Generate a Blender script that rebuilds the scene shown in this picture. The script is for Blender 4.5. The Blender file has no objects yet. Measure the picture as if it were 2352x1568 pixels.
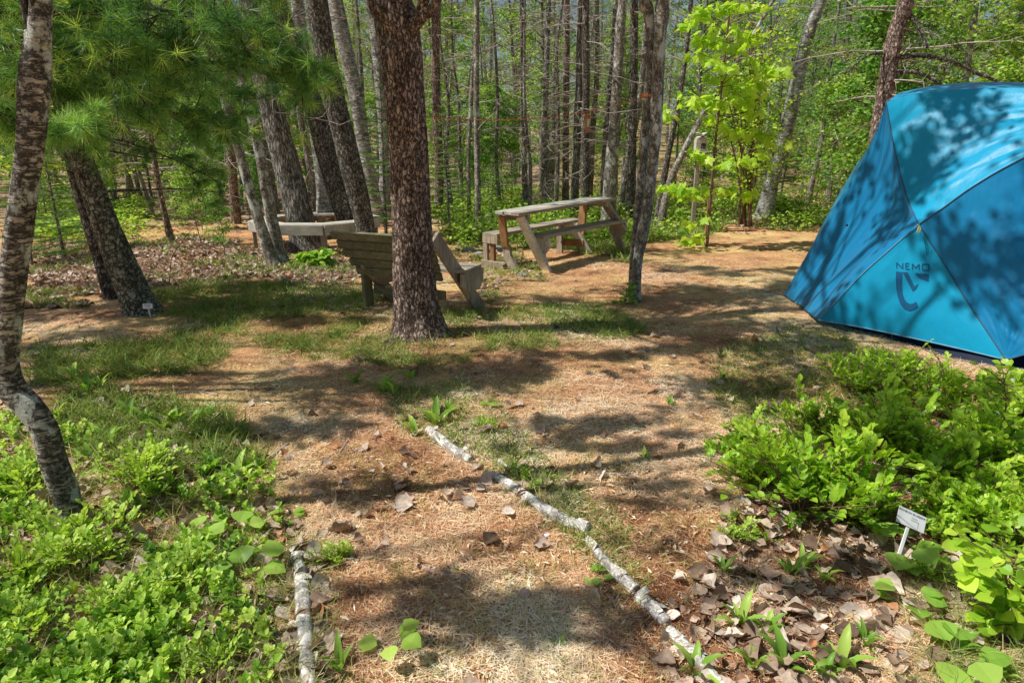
import bpy, math, random
import numpy as np
from mathutils import Vector, Matrix, Euler

random.seed(7)
RNG = np.random.default_rng(11)
PI = math.pi
scene = bpy.context.scene
COL = scene.collection

# ------------------------------------------------------------------ camera model
H = 1.6
FPX = 1500.0            # focal length for a 2352 px wide picture
PITCH = math.atan(454.0 / 1500.0)
CP, SP = math.cos(PITCH), math.sin(PITCH)


def ray(px, py):
    xc = (px - 1176.0) / FPX
    yc = (784.0 - py) / FPX
    return np.array([xc, yc * SP + CP, yc * CP - SP])


def P(px, py, Y):
    d = ray(px, py)
    return np.array([0, 0, H]) + d * (Y / d[1])


# ------------------------------------------------------------------ numpy noise
def _hash(ix, iy, iz, seed):
    h = (ix * 374761393 + iy * 668265263 + iz * 2147483647 + seed * 974634777) & 0xFFFFFFFF
    h = ((h ^ (h >> 13)) * 1274126177) & 0xFFFFFFFF
    h = h ^ (h >> 16)
    return (h & 0xFFFF) / 65535.0


def vnoise(x, y, z=0.0, seed=0):
    x = np.asarray(x, float); y = np.asarray(y, float); z = np.asarray(z, float) + x * 0
    ix = np.floor(x).astype(np.int64); iy = np.floor(y).astype(np.int64); iz = np.floor(z).astype(np.int64)
    fx, fy, fz = x - ix, y - iy, z - iz
    fx = fx * fx * (3 - 2 * fx); fy = fy * fy * (3 - 2 * fy); fz = fz * fz * (3 - 2 * fz)
    r = 0
    for a in (0, 1):
        for b in (0, 1):
            for c in (0, 1):
                w = (fx if a else 1 - fx) * (fy if b else 1 - fy) * (fz if c else 1 - fz)
                r = r + w * _hash(ix + a, iy + b, iz + c, seed)
    return r


def fbm(x, y, z=0.0, oct=4, seed=0):
    r = 0; a = 0.5; t = 0
    for k in range(oct):
        r = r + a * vnoise(np.asarray(x) * 2 ** k, np.asarray(y) * 2 ** k, np.asarray(z) * 2 ** k, seed + k)
        t += a; a *= 0.5
    return r / t


def sstep(a, b, x):
    t = np.clip((x - a) / (b - a), 0, 1)
    return t * t * (3 - 2 * t)


def terrain(x, y):
    x = np.asarray(x, float); y = np.asarray(y, float)
    d = np.sqrt(x * x + y * y)
    z = (fbm(x * 0.8, y * 0.8, 0, 3, 3) - 0.5) * 0.09
    z = z + (fbm(x * 5, y * 5, 0, 3, 5) - 0.5) * 0.025
    z = z + sstep(24, 85, y) * 4.2 + sstep(20, 60, d) * (fbm(x * 0.06, y * 0.06, 0, 2, 9) - 0.5) * 1.8
    return z


def G(px, py):
    """ground point seen at that pixel"""
    d = ray(px, py)
    t = H / -d[2]
    for _ in range(4):
        z = float(terrain(d[0] * t, d[1] * t))
        t = (H - z) / -d[2]
    return np.array([d[0] * t, d[1] * t, float(terrain(d[0] * t, d[1] * t))])


def proj(x, y, z):
    """pixels of world points (2352 x 1568 picture)"""
    x = np.asarray(x, float); y = np.asarray(y, float); z = np.asarray(z, float) - H
    dep = y * CP - z * SP
    up = y * SP + z * CP
    dep = np.where(dep < 0.05, 0.05, dep)
    return 1176 + FPX * x / dep, 784 - FPX * up / dep


def in_poly(px, py, poly):
    px = np.asarray(px); py = np.asarray(py)
    inside = np.zeros(px.shape, bool)
    n = len(poly)
    for i in range(n):
        x1, y1 = poly[i]; x2, y2 = poly[(i + 1) % n]
        c = ((y1 > py) != (y2 > py)) & (px < (x2 - x1) * (py - y1) / (y2 - y1 + 1e-9) + x1)
        inside ^= c
    return inside


# ------------------------------------------------------------------ sun
SUN_EL = math.radians(56)
SHD = np.array([1.0, 0.16]); SHD = SHD / np.linalg.norm(SHD)     # horizontal direction shadows fall
SUNV = np.array([-SHD[0] * math.cos(SUN_EL), -SHD[1] * math.cos(SUN_EL), math.sin(SUN_EL)])  # toward the sun


def above(p, h):
    """point at height h whose shadow falls on p"""
    k = (h - p[2]) / SUNV[2]
    return np.array(p) + SUNV * k


# ------------------------------------------------------------------ mesh building
class MB:
    def __init__(s):
        s.v = []; s.f = []; s.t = []; s.n = 0

    def add(s, V, F, tint=0.5):
        V = np.asarray(V, float)
        F = np.asarray(F, np.int64)
        if F.ndim == 1: F = F[None]
        s.v.append(V); s.f.append(F + s.n)
        s.t.append(np.broadcast_to(np.asarray(tint, float), (len(V),)).copy())
        s.n += len(V)

    def build(s, name, mat, parent=None, origin=None, smooth=False):
        me = bpy.data.meshes.new(name)
        V = np.concatenate(s.v) if s.v else np.zeros((0, 3))
        o = bpy.data.objects.new(name, me)
        if origin is not None:
            V = V - np.asarray(origin)
            if parent is None: o.location = origin
        T = np.concatenate(s.t) if s.t else np.zeros(0)
        sizes = np.concatenate([np.full(len(f), f.shape[1]) for f in s.f])
        loops = np.concatenate([f.ravel() for f in s.f])
        starts = np.concatenate([[0], np.cumsum(sizes)[:-1]])
        me.vertices.add(len(V)); me.vertices.foreach_set('co', V.astype(np.float32).ravel())
        me.loops.add(len(loops)); me.loops.foreach_set('vertex_index', loops.astype(np.int32))
        me.polygons.add(len(sizes)); me.polygons.foreach_set('loop_start', starts.astype(np.int32))
        try: me.polygons.foreach_set('loop_total', sizes.astype(np.int32))
        except Exception: pass
        me.update(calc_edges=True)
        me.polygons.foreach_set('use_smooth', np.full(len(sizes), bool(smooth)))
        a = me.attributes.new('tint', 'FLOAT', 'POINT'); a.data.foreach_set('value', T.astype(np.float32))
        if isinstance(mat, (list, tuple)):
            for m in mat: me.materials.append(m)
        elif mat is not None: me.materials.append(mat)
        me.validate()
        COL.objects.link(o)
        if parent is not None: o.parent = parent
        return o


def nrm(v):
    v = np.asarray(v, float)
    return v / (np.linalg.norm(v, axis=-1, keepdims=True) + 1e-9)


def scatter(mb, tmpl, Ps, D, N, S, W=None, tint=0.5):
    """stamp a template (verts (k,3) as width,length,height; faces list) at many places"""
    tv, tfs = tmpl
    n = len(Ps)
    if n == 0: return
    D = nrm(D); X = nrm(np.cross(D, N)); N = np.cross(X, D)
    S = np.broadcast_to(np.asarray(S, float), (n,)); W = S if W is None else np.broadcast_to(np.asarray(W, float), (n,))
    k = len(tv)
    V = (Ps[:, None, :] + X[:, None, :] * (tv[None, :, 0:1] * W[:, None, None]) + D[:, None, :] * (tv[None, :, 1:2] * S[:, None, None])
         + N[:, None, :] * (tv[None, :, 2:3] * S[:, None, None])).reshape(-1, 3)
    T = np.repeat(np.broadcast_to(np.asarray(tint, float), (n,)), k)
    base = (np.arange(n) * k)[:, None]
    first = True
    off = mb.n
    mb.v.append(V); mb.t.append(T); mb.n += len(V)
    for tf in tfs:
        tf = np.asarray(tf)
        mb.f.append((base[:, :, None] + tf[None]).reshape(-1, tf.shape[1]) + off)


def tube(mb, pts, rad, sides=8, tint=0.5, relief=None, cap=True, seed=0):
    pts = np.asarray(pts, float); n = len(pts)
    rad = np.broadcast_to(np.asarray(rad, float), (n,))
    tg = np.gradient(pts, axis=0); tg = nrm(tg)
    up = np.array([0.0, 1, 0]) if abs(tg[0][1]) < 0.9 else np.array([1.0, 0, 0])
    a = nrm(np.cross(tg, up)); b = np.cross(tg, a)
    th = np.arange(sides) * 2 * PI / sides
    R = rad[:, None] * np.ones((1, sides))
    if relief is not None:
        s = np.concatenate([[0], np.cumsum(np.linalg.norm(np.diff(pts, axis=0), axis=1))])
        R = R + relief(th[None, :] + 0 * R, s[:, None] + 0 * R, rad[:, None] + 0 * R)
    V = pts[:, None, :] + a[:, None, :] * (R * np.cos(th))[..., None] + b[:, None, :] * (R * np.sin(th))[..., None]
    V = V.reshape(-1, 3)
    i = np.arange(n - 1)[:, None] * sides; j = np.arange(sides)[None]; j2 = (j + 1) % sides
    F = np.stack([i + j, i + j2, i + sides + j2, i + sides + j], -1).reshape(-1, 4)
    off = mb.n
    if cap and len(pts) > 2:
        V = np.vstack([V, pts[-1:], pts[:1]])
        j = np.arange(sides); j2 = (j + 1) % sides
        top = np.stack([(n - 1) * sides + j, (n - 1) * sides + j2, np.full(sides, n * sides)], -1)
        bot = np.stack([j2, j, np.full(sides, n * sides + 1)], -1)
        mb.add(V, F, tint)
        mb.f.append(top + off); mb.f.append(bot + off)
    else:
        mb.add(V, F, tint)


def smooth_path(ctrl, n):
    """catmull-rom through control rows (any number of columns)"""
    c = np.asarray(ctrl, float)
    c = np.vstack([2 * c[0] - c[1], c, 2 * c[-1] - c[-2]])
    m = len(c) - 3
    t = np.linspace(0, m - 1e-6, n); i = t.astype(int); f = (t - i)[:, None]
    p0, p1, p2, p3 = c[i], c[i + 1], c[i + 2], c[i + 3]
    return 0.5 * (2 * p1 + (p2 - p0) * f + (2 * p0 - 5 * p1 + 4 * p2 - p3) * f * f + (3 * p1 - p0 - 3 * p2 + p3) * f ** 3)


def box(mb, c, size, R=None, tint=0.5, bev=0.004):
    """bevelled board centred at c; R 3x3 rotation (columns are axes)"""
    hx, hy, hz = [s / 2 for s in size]
    b = min(bev, hx * .4, hy * .4, hz * .4)
    V = []; idx = {}
    for sx in (-1, 1):
        for sy in (-1, 1):
            for sz in (-1, 1):
                for ax in range(3):
                    p = [sx * (hx - b), sy * (hy - b), sz * (hz - b)]
                    p[ax] = (sx * hx, sy * hy, sz * hz)[ax]
                    idx[(sx, sy, sz, ax)] = len(V); V.append(p)
    V = np.array(V, float)
    quads = []
    for ax in range(3):
        o = [k for k in range(3) if k != ax]
        for s in (-1, 1):
            q = []
            for (u, w) in ((-1, -1), (1, -1), (1, 1), (-1, 1)):
                k = [0, 0, 0]; k[ax] = s; k[o[0]] = u; k[o[1]] = w
                q.append(idx[(k[0], k[1], k[2], ax)])
            if (s > 0) != (ax != 1): q = q[::-1]
            quads.append(q)
    # edges
    for ax in range(3):
        o = [k for k in range(3) if k != ax]
        for u in (-1, 1):
            for w in (-1, 1):
                k1 = [0, 0, 0]; k1[ax] = -1; k1[o[0]] = u; k1[o[1]] = w
                k2 = list(k1); k2[ax] = 1
                quads.append([idx[(*k1, o[0])], idx[(*k2, o[0])], idx[(*k2, o[1])], idx[(*k1, o[1])]])
    tris = []
    for sx in (-1, 1):
        for sy in (-1, 1):
            for sz in (-1, 1):
                tris.append([idx[(sx, sy, sz, 0)], idx[(sx, sy, sz, 1)], idx[(sx, sy, sz, 2)]])
    if R is not None: V = V @ np.asarray(R).T
    V = V + np.asarray(c)
    off = mb.n
    mb.add(V, quads, tint)
    mb.f.append(np.array(tris) + off)


def beam(mb, p, q, w, t, wdir, tint=0.5, bev=0.004):
    """board from p to q, width w along wdir (made square to it), thickness t"""
    p = np.asarray(p, float); q = np.asarray(q, float)
    L = np.linalg.norm(q - p); x = (q - p) / L
    y = np.asarray(wdir, float); y = nrm(y - x * np.dot(x, y)); z = np.cross(x, y)
    box(mb, (p + q) / 2, (L, w, t), np.stack([x, y, z], 1), tint, bev)


def prism(mb, poly2d, origin, ux, uy, thick, tint=0.5):
    """flat polygon extruded along ux x uy"""
    ux = nrm(ux); uy = nrm(uy); n = np.cross(ux, uy)
    pts = np.array([np.asarray(origin) + ux * a + uy * b for a, b in poly2d])
    k = len(pts)
    V = np.vstack([pts - n * thick / 2, pts + n * thick / 2])
    mb.add(V, [[i, (i + 1) % k, k + (i + 1) % k, k + i] for i in range(k)], tint)
    off = mb.n - 2 * k
    mb.f.append(np.array([list(range(k))[::-1]]) + off); mb.f.append(np.array([list(range(k, 2 * k))]) + off)


# templates: (verts, [face arrays])
def T_(v, *f): return (np.array(v, float), [np.array(x) for x in f])
NEEDLE = T_([(-.5, 0, 0), (.5, 0, 0), (.12, 1, 0), (-.12, 1, 0)], [[0, 1, 2, 3]])
DIAMOND = T_([(0, 0, 0), (.5, .45, .07), (0, 1, -.03), (-.5, .45, .07)], [[0, 1, 2, 3]])
LEAF = T_([(0, 0, 0), (.27, .2, .06), (.42, .47, .10), (.26, .78, .03), (0, 1.0, -.1), (-.26, .78, .03), (-.42, .47, .10), (-.27, .2, .06), (0, .25, 0), (0, .52, .01), (0, .8, -.03)],
          [[0, 1, 8], [0, 8, 7], [3, 4, 10], [10, 4, 5]], [[1, 2, 9, 8], [8, 9, 6, 7], [2, 3, 10, 9], [9, 10, 5, 6]])
BLADE = T_([(-.5, 0, 0), (.5, 0, 0), (.42, .4, .03), (-.42, .4, .03), (.3, .75, -.03), (-.3, .75, -.03), (0, 1.0, -.17)],
           [[0, 1, 2, 3], [3, 2, 4, 5]], [[5, 4, 6]])
LANCE = T_([(-.12, 0, 0), (.12, 0, 0), (.38, .28, .1), (0, .3, .03), (-.38, .28, .1), (.5, .58, .12), (0, .62, .04), (-.5, .58, .12), (.3, .85, 0), (0, .86, -.06), (-.3, .85, 0), (0, 1.02, -.2)],
           [[0, 1, 2, 3], [3, 2, 5, 6], [4, 3, 6, 7], [6, 5, 8, 9], [7, 6, 9, 10]], [[0, 3, 4], [9, 8, 11], [10, 9, 11]])
_mp = [(0, 0), (.12, .1), (.42, .05), (.34, .22), (.62, .42), (.4, .45), (.42, .6), (.2, .58), (.16, .72), (0, 1.0)]
_mv = [(x, y, -.12 * abs(x) - .15 * y * y) for x, y in _mp] + [(-x, y, -.12 * abs(x) - .15 * y * y) for x, y in _mp[-2:0:-1]]
_mv.append((0, .32, .03))
MAPLE = (np.array(_mv, float), [np.array([[i, (i + 1) % 18, 18] for i in range(18)])])
def dead_leaf(seed):
    r = np.random.default_rng(seed)
    n, m = 7, 8
    V = []
    c1, c2, tw = r.uniform(-.3, .9), r.uniform(-.35, .45), r.uniform(-.45, .45)
    wide = r.uniform(.36, .56); pw = r.uniform(.6, 1.1); sk = r.uniform(.8, 1.3)
    fold = r.uniform(0, .5)
    for j in range(m):
        y = j / (m - 1)
        w = math.sin(PI * min(1, max(0, y ** sk * .98 + .01))) ** pw * wide * (1 - .35 * y ** 3)
        jl, jr = 1 + r.uniform(-.16, .14), 1 + r.uniform(-.16, .14)
        for i in range(n):
            x = (i / (n - 1) * 2 - 1)
            wx = w * (jl if x < 0 else jr); X = x * wx
            V.append((X, y + (r.uniform(-.03, .03) if abs(x) == 1 else 0) - abs(x) * .05,
                      c1 * X * X * 1.8 + c2 * (y - .5) ** 2 + tw * x * (y - .5) * .35 + fold * abs(X) * .7 + r.uniform(-.022, .022) + .1 * max(0, abs(x) - .6) * r.uniform(-1, 2)))
    F = [[j * n + i, j * n + i + 1, (j + 1) * n + i + 1, (j + 1) * n + i] for j in range(m - 1) for i in range(n - 1)]
    return (np.array(V), [np.array(F)])
DEAD = [dead_leaf(s) for s in range(12)]


# ------------------------------------------------------------------ materials
def new_mat(name):
    m = bpy.data.materials.new(name); m.use_nodes = True
    nt = m.node_tree
    b = nt.nodes['Principled BSDF']
    return m, nt, b


def nd(nt, typ, **kw):
    n = nt.nodes.new(typ)
    for k, v in kw.items():
        if k in n.inputs: n.inputs[k].default_value = v
        else: setattr(n, k, v)
    return n


def ramp(nt, fac, stops, interp='LINEAR'):
    n = nt.nodes.new('ShaderNodeValToRGB'); cr = n.color_ramp; cr.interpolation = interp
    while len(cr.elements) < len(stops): cr.elements.new(0.5)
    for e, (p, c) in zip(cr.elements, stops):
        e.position = p; e.color = (*c, 1)
    nt.links.new(fac, n.inputs[0])
    return n.outputs[0]


def mixc(nt, fac, a, b, mode='MIX'):
    n = nt.nodes.new('ShaderNodeMix'); n.data_type = 'RGBA'; n.blend_type = mode
    for k, v in ((0, fac), (6, a), (7, b)):
        if isinstance(v, bpy.types.NodeSocket): nt.links.new(v, n.inputs[k])
        else: n.inputs[k].default_value = (*v, 1) if isinstance(v, tuple) and len(v) == 3 else v
    return n.outputs[2]


def noise(nt, vec, scale, detail=3, rough=.5):
    n = nd(nt, 'ShaderNodeTexNoise', Scale=scale, Detail=detail, Roughness=rough)
    if vec is not None: nt.links.new(vec, n.inputs['Vector'])
    return n.outputs['Fac']


def mapping(nt, scale=(1, 1, 1), coord='Object'):
    tc = nt.nodes.new('ShaderNodeTexCoord'); mp = nt.nodes.new('ShaderNodeMapping')
    mp.inputs['Scale'].default_value = scale
    nt.links.new(tc.outputs[coord], mp.inputs[0])
    return mp.outputs[0]


def attr(nt, name='tint'):
    a = nt.nodes.new('ShaderNodeAttribute'); a.attribute_name = name
    return a.outputs['Fac']


def leaf_mat(name, stops, trans=.4, rough=.45, tcol=(1.25, 1.2, .6), spec=.35, objvar=0.0, mottle=0.0):
    m, nt, b = new_mat(name)
    c = ramp(nt, attr(nt), stops)
    if mottle:
        c = mixc(nt, mottle, c, mixc(nt, 1.0, c, ramp(nt, noise(nt, mapping(nt), 55, 4, .65), [(.35, (.45, .4, .36)), (.62, (1.25, 1.22, 1.2))]), 'MULTIPLY'))
    if objvar:
        oi = nt.nodes.new('ShaderNodeObjectInfo')
        hs = nt.nodes.new('ShaderNodeHueSaturation')
        mr = nd(nt, 'ShaderNodeMapRange'); nt.links.new(oi.outputs['Random'], mr.inputs[0])
        mr.inputs[3].default_value = 1 - objvar; mr.inputs[4].default_value = 1 + objvar
        nt.links.new(mr.outputs[0], hs.inputs['Value'])
        mr2 = nd(nt, 'ShaderNodeMapRange'); nt.links.new(oi.outputs['Random'], mr2.inputs[0])
        mr2.inputs[3].default_value = .535; mr2.inputs[4].default_value = .48
        nt.links.new(mr2.outputs[0], hs.inputs['Hue'])
        nt.links.new(c, hs.inputs['Color']); c = hs.outputs[0]
    nt.links.new(c, b.inputs['Base Color'])
    b.inputs['Roughness'].default_value = rough
    b.inputs['Specular IOR Level'].default_value = spec
    tr = nt.nodes.new('ShaderNodeBsdfTranslucent')
    nt.links.new(mixc(nt, 1.0, c, tcol, 'MULTIPLY'), tr.inputs[0])
    mx = nt.nodes.new('ShaderNodeMixShader'); mx.inputs[0].default_value = trans
    nt.links.new(b.outputs[0], mx.inputs[1]); nt.links.new(tr.outputs[0], mx.inputs[2])
    nt.links.new(mx.outputs[0], nt.nodes['Material Output'].inputs[0])
    return m


def bark_mat(name, dark, mid, light, scale=(14, 14, 3.0), bump=.6, patch=None, patch_amt=.55, lentil=None, dist=.02, band=.55):
    """furrowed bark; patch = lichen colour; lentil = colour of horizontal marks"""
    m, nt, b = new_mat(name)
    v = mapping(nt, scale)
    n1 = noise(nt, v, 1.6, 6, .65)
    vor = nd(nt, 'ShaderNodeTexVoronoi', Scale=2.2, feature='DISTANCE_TO_EDGE')
    wv = nt.nodes.new('ShaderNodeVectorMath'); wv.operation = 'ADD'
    nz = nd(nt, 'ShaderNodeTexNoise', Scale=2.3, Detail=5, Roughness=.7); nt.links.new(v, nz.inputs[0])
    vm = nt.nodes.new('ShaderNodeVectorMath'); vm.operation = 'SCALE'; nt.links.new(nz.outputs['Color'], vm.inputs[0]); vm.inputs['Scale'].default_value = 1.3
    nt.links.new(v, wv.inputs[0]); nt.links.new(vm.outputs[0], wv.inputs[1]); nt.links.new(wv.outputs[0], vor.inputs['Vector'])
    cr = nd(nt, 'ShaderNodeMapRange'); nt.links.new(vor.outputs[0], cr.inputs[0]); cr.inputs[2].default_value = .2
    mul = nt.nodes.new('ShaderNodeMath'); mul.operation = 'MULTIPLY'
    nt.links.new(cr.outputs[0], mul.inputs[0]); nt.links.new(n1, mul.inputs[1])
    c = ramp(nt, mul.outputs[0], [(.05, dark), (.33, mid), (.62, light)])
    bigv = ramp(nt, noise(nt, mapping(nt, (6, 6, 2.4)), 2.0, 5, .7), [(.36, (.6, .57, .55)), (.5, (1, 1, 1)), (.64, (1.35, 1.32, 1.28))])
    c = mixc(nt, 1.0, c, bigv, 'MULTIPLY')
    if lentil is not None:
        vl = mapping(nt, (5, 5, 60))
        nl = noise(nt, vl, 1.3, 3, .6)
        vb = mapping(nt, (2.2, 2.2, 5.5))
        nb = noise(nt, vb, 1.6, 4, .65)
        f = ramp(nt, nl, [(.56, (0, 0, 0)), (.64, (1, 1, 1))])
        c = mixc(nt, f, c, lentil)
        f2 = ramp(nt, nb, [(band, (0, 0, 0)), (band + .06, (1, 1, 1))])
        c = mixc(nt, f2, c, mixc(nt, n1, dark, lentil))
    if patch is not None:
        vp = mapping(nt, (3.5, 3.5, 2.2)); npn = noise(nt, vp, 1.8, 7, .72)
        f = ramp(nt, npn, [(patch_amt, (0, 0, 0)), (patch_amt + .05, (1, 1, 1))])
        c = mixc(nt, f, c, patch)
    oi = nt.nodes.new('ShaderNodeObjectInfo')
    nt.links.new(c, b.inputs['Base Color'])
    b.inputs['Roughness'].default_value = .9; b.inputs['Specular IOR Level'].default_value = .2
    bp = nd(nt, 'ShaderNodeBump', Strength=bump, Distance=dist)
    nt.links.new(mul.outputs[0], bp.inputs['Height']); nt.links.new(bp.outputs[0], b.inputs['Normal'])
    return m


def wood_mat(name, c1, c2, c3, axis=0):
    m, nt, b = new_mat(name)
    s = [9, 9, 9]; s[axis] = .8
    v = mapping(nt, tuple(s))
    n1 = noise(nt, v, 6, 6, .65)
    v2 = mapping(nt, (1, 1, 1)); n2 = noise(nt, v2, 3.5, 4, .6)
    c = ramp(nt, n1, [(.3, c1), (.52, c2), (.72, c3)])
    at = attr(nt)
    f = ramp(nt, n2, [(.35, (.72, .72, .7)), (.65, (1.08, 1.06, 1.0))])
    c = mixc(nt, 1.0, c, f, 'MULTIPLY')
    c = mixc(nt, 1.0, c, ramp(nt, at, [(0, (.72, .72, .72)), (1, (1.2, 1.18, 1.15))]), 'MULTIPLY')
    # knots
    vo = nd(nt, 'ShaderNodeTexVoronoi', Scale=3.1); nt.links.new(mapping(nt, (1, 1, 1)), vo.inputs['Vector'])
    kf = ramp(nt, vo.outputs['Distance'], [(.05, (1, 1, 1)), (.09, (0, 0, 0))])
    c = mixc(nt, kf, c, tuple(x * .35 for x in c1))
    nt.links.new(c, b.inputs['Base Color']); b.inputs['Roughness'].default_value = .85; b.inputs['Specular IOR Level'].default_value = .2
    bp = nd(nt, 'ShaderNodeBump', Strength=.45, Distance=.006)
    nt.links.new(n1, bp.inputs['Height']); nt.links.new(bp.outputs[0], b.inputs['Normal'])
    return m


def plain(name, col, rough=.6, spec=.3, var=.15, scale=20):
    m, nt, b = new_mat(name)
    n1 = noise(nt, mapping(nt), scale, 3)
    c = ramp(nt, n1, [(.3, tuple(x * (1 - var) for x in col)), (.7, tuple(min(1, x * (1 + var)) for x in col))])
    nt.links.new(c, b.inputs['Base Color']); b.inputs['Roughness'].default_value = rough; b.inputs['Specular IOR Level'].default_value = spec
    return m


M = {}
M['leaf_far'] = leaf_mat('forest leaves', [(0, (.06, .15, .03)), (.4, (.27, .48, .07)), (1, (.68, .82, .20))], .5, objvar=.25)
M['leaf_dry'] = leaf_mat('olive foliage', [(0, (.09, .11, .04)), (.45, (.36, .38, .14)), (1, (.72, .70, .34))], .45, objvar=.2)
M['maple'] = leaf_mat('young maple leaves', [(0, (.20, .40, .03)), (.5, (.46, .70, .06)), (1, (.70, .88, .14))], .5, .4)
M['needle_far'] = leaf_mat('pine needles', [(0, (.045, .10, .045)), (.45, (.20, .31, .11)), (1, (.54, .64, .26))], .35, objvar=.2)
M['needle_pine'] = leaf_mat('white pine needles', [(0, (.05, .16, .06)), (.45, (.19, .42, .11)), (1, (.72, .92, .24))], .42, .4)
M['fir'] = leaf_mat('fir needles', [(0, (.06, .14, .03)), (.5, (.17, .32, .045)), (1, (.38, .54, .07))], .3)
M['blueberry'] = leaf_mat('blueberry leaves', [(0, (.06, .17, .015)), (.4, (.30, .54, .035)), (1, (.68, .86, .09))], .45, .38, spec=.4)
M['cover'] = leaf_mat('low shrub leaves', [(0, (.06, .17, .02)), (.4, (.29, .52, .045)), (1, (.70, .86, .17))], .42, .4, spec=.35)
M['herb'] = leaf_mat('hawkweed leaves', [(0, (.10, .25, .03)), (.5, (.28, .50, .07)), (1, (.55, .74, .15))], .4, .4)
M['grass'] = leaf_mat('grass blades', [(0, (.09, .17, .03)), (.35, (.24, .36, .06)), (.65, (.50, .52, .16)), (1, (.78, .66, .36))], .35, .6)
M['dead'] = leaf_mat('dead leaves', [(0, (.12, .075, .05)), (.3, (.38, .27, .19)), (.6, (.60, .47, .36)), (.9, (.84, .74, .62)), (1, (.5, .24, .12))], .12, .75, (1.2, .9, .6), .15, mottle=.5)
M['litter'] = leaf_mat('fallen needles', [(0, (.24, .10, .045)), (.2, (.60, .31, .16)), (.46, (.88, .60, .36)), (.76, (.97, .80, .53)), (1, (.98, .90, .68))], .1, .7, (1, .9, .7), .15)
M['bark_red'] = bark_mat('scaly reddish bark', (.06, .038, .03), (.29, .20, .155), (.58, .44, .365), (15, 15, 6.5), .9, (.36, .37, .30), .64)
M['bark_grey'] = bark_mat('grey furrowed bark', (.05, .045, .038), (.24, .22, .19), (.52, .49, .43), (13, 13, 2.6), .8, (.36, .38, .33), .6)
M['bark_dark'] = bark_mat('dark ridged bark', (.028, .024, .02), (.16, .14, .115), (.40, .36, .30), (12, 12, 7), .8, (.26, .27, .22), .64)
M['bark_olive'] = bark_mat('olive grey ridged bark', (.04, .037, .027), (.19, .18, .13), (.42, .41, .32), (11, 11, 9), .8, (.40, .42, .32), .58)
M['bark_birch'] = bark_mat('white birch bark', (.42, .38, .32), (.68, .65, .59), (.82, .80, .75), (8, 8, 8), .45, (.28, .20, .13), .60, (.30, .24, .19), band=.65)
M['bark_birch_far'] = bark_mat('pale birch bark', (.16, .15, .13), (.42, .41, .37), (.60, .58, .53), (4, 4, 12), .4, (.2, .21, .16), .58, (.10, .09, .08))
M['bark_old_birch'] = bark_mat('peeling birch bark', (.05, .045, .036), (.23, .20, .155), (.46, .41, .33), (6, 6, 14), .7, (.56, .58, .49), .505, (.07, .06, .045), band=.60)
M['bark_lichen'] = bark_mat('smooth bark with lichen', (.10, .085, .07), (.27, .235, .19), (.44, .40, .33), (9, 9, 7), .5, (.60, .61, .54), .54)
M['bark_far'] = bark_mat('far grey bark', (.07, .06, .05), (.27, .235, .205), (.52, .47, .42), (10, 10, 3), .5)
M['twig'] = plain('dead twigs', (.46, .38, .33), .9, .1)
M['stem'] = plain('plant stems', (.16, .17, .06), .7, .2)
M['red_stem'] = plain('reddish stems', (.17, .10, .06), .7, .2)
M['wood'] = wood_mat('weathered boards', (.20, .16, .12), (.42, .36, .29), (.60, .53, .45), 0)
M['wood_v'] = wood_mat('weathered upright boards', (.22, .165, .12), (.46, .38, .30), (.62, .54, .44), 2)
M['wood_green'] = wood_mat('dark olive weathered boards', (.12, .12, .07), (.22, .215, .14), (.34, .33, .24), 0)  # darker and greener than the other weathered boards
M['wood_warm'] = wood_mat('orange stained posts', (.24, .13, .06), (.40, .22, .10), (.52, .32, .16), 2)
M['wood_pale'] = wood_mat('pale and sunlit boards', (.38, .35, .30), (.62, .59, .52), (.78, .75, .68), 0)  # paleness on ring bench and table boards stands for direct sun
M['white'] = plain('white plastic', (.80, .80, .79), .4, .4, .03)
M['ink'] = plain('black ink', (.03, .03, .03), .5, .2, .05)
M['stone'] = plain('grey stone', (.30, .29, .28), .9, .2, .25, 12)
M['rope'] = plain('orange rope', (.62, .20, .07), .7, .2, .15, 60)
M['feeder'] = plain('cedar feeder', (.45, .20, .08), .7, .2)
M['clear'] = plain('feeder seed window', (.55, .50, .42), .3, .5)


def fabric(name, col, col2, trans=.18):
    m, nt, b = new_mat(name)
    v = mapping(nt, (1, 1, 1))
    n1 = noise(nt, v, 2.2, 4, .55)
    c = ramp(nt, n1, [(.3, col2), (.7, col)])
    nt.links.new(c, b.inputs['Base Color'])
    b.inputs['Roughness'].default_value = .42; b.inputs['Specular IOR Level'].default_value = .35
    b.inputs['Sheen Weight'].default_value = .15
    n2 = noise(nt, mapping(nt, (1, 1, .35)), 16, 3, .5)
    n3 = noise(nt, v, 900, 1)
    bp = nd(nt, 'ShaderNodeBump', Strength=.22, Distance=.02); nt.links.new(n2, bp.inputs['Height'])
    bp2 = nd(nt, 'ShaderNodeBump', Strength=.08, Distance=.001); nt.links.new(n3, bp2.inputs['Height']); nt.links.new(bp.outputs[0], bp2.inputs['Normal'])
    nt.links.new(bp2.outputs[0], b.inputs['Normal'])
    tr = nt.nodes.new('ShaderNodeBsdfTranslucent'); nt.links.new(c, tr.inputs[0])
    mx = nt.nodes.new('ShaderNodeMixShader'); mx.inputs[0].default_value = trans
    nt.links.new(b.outputs[0], mx.inputs[1]); nt.links.new(tr.outputs[0], mx.inputs[2])
    nt.links.new(mx.outputs[0], nt.nodes['Material Output'].inputs[0])
    return m
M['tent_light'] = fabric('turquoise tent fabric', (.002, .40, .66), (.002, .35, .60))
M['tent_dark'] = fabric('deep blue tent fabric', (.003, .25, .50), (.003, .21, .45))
M['tent_floor'] = plain('navy tent floor', (.004, .010, .03), .5, .3)
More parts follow.
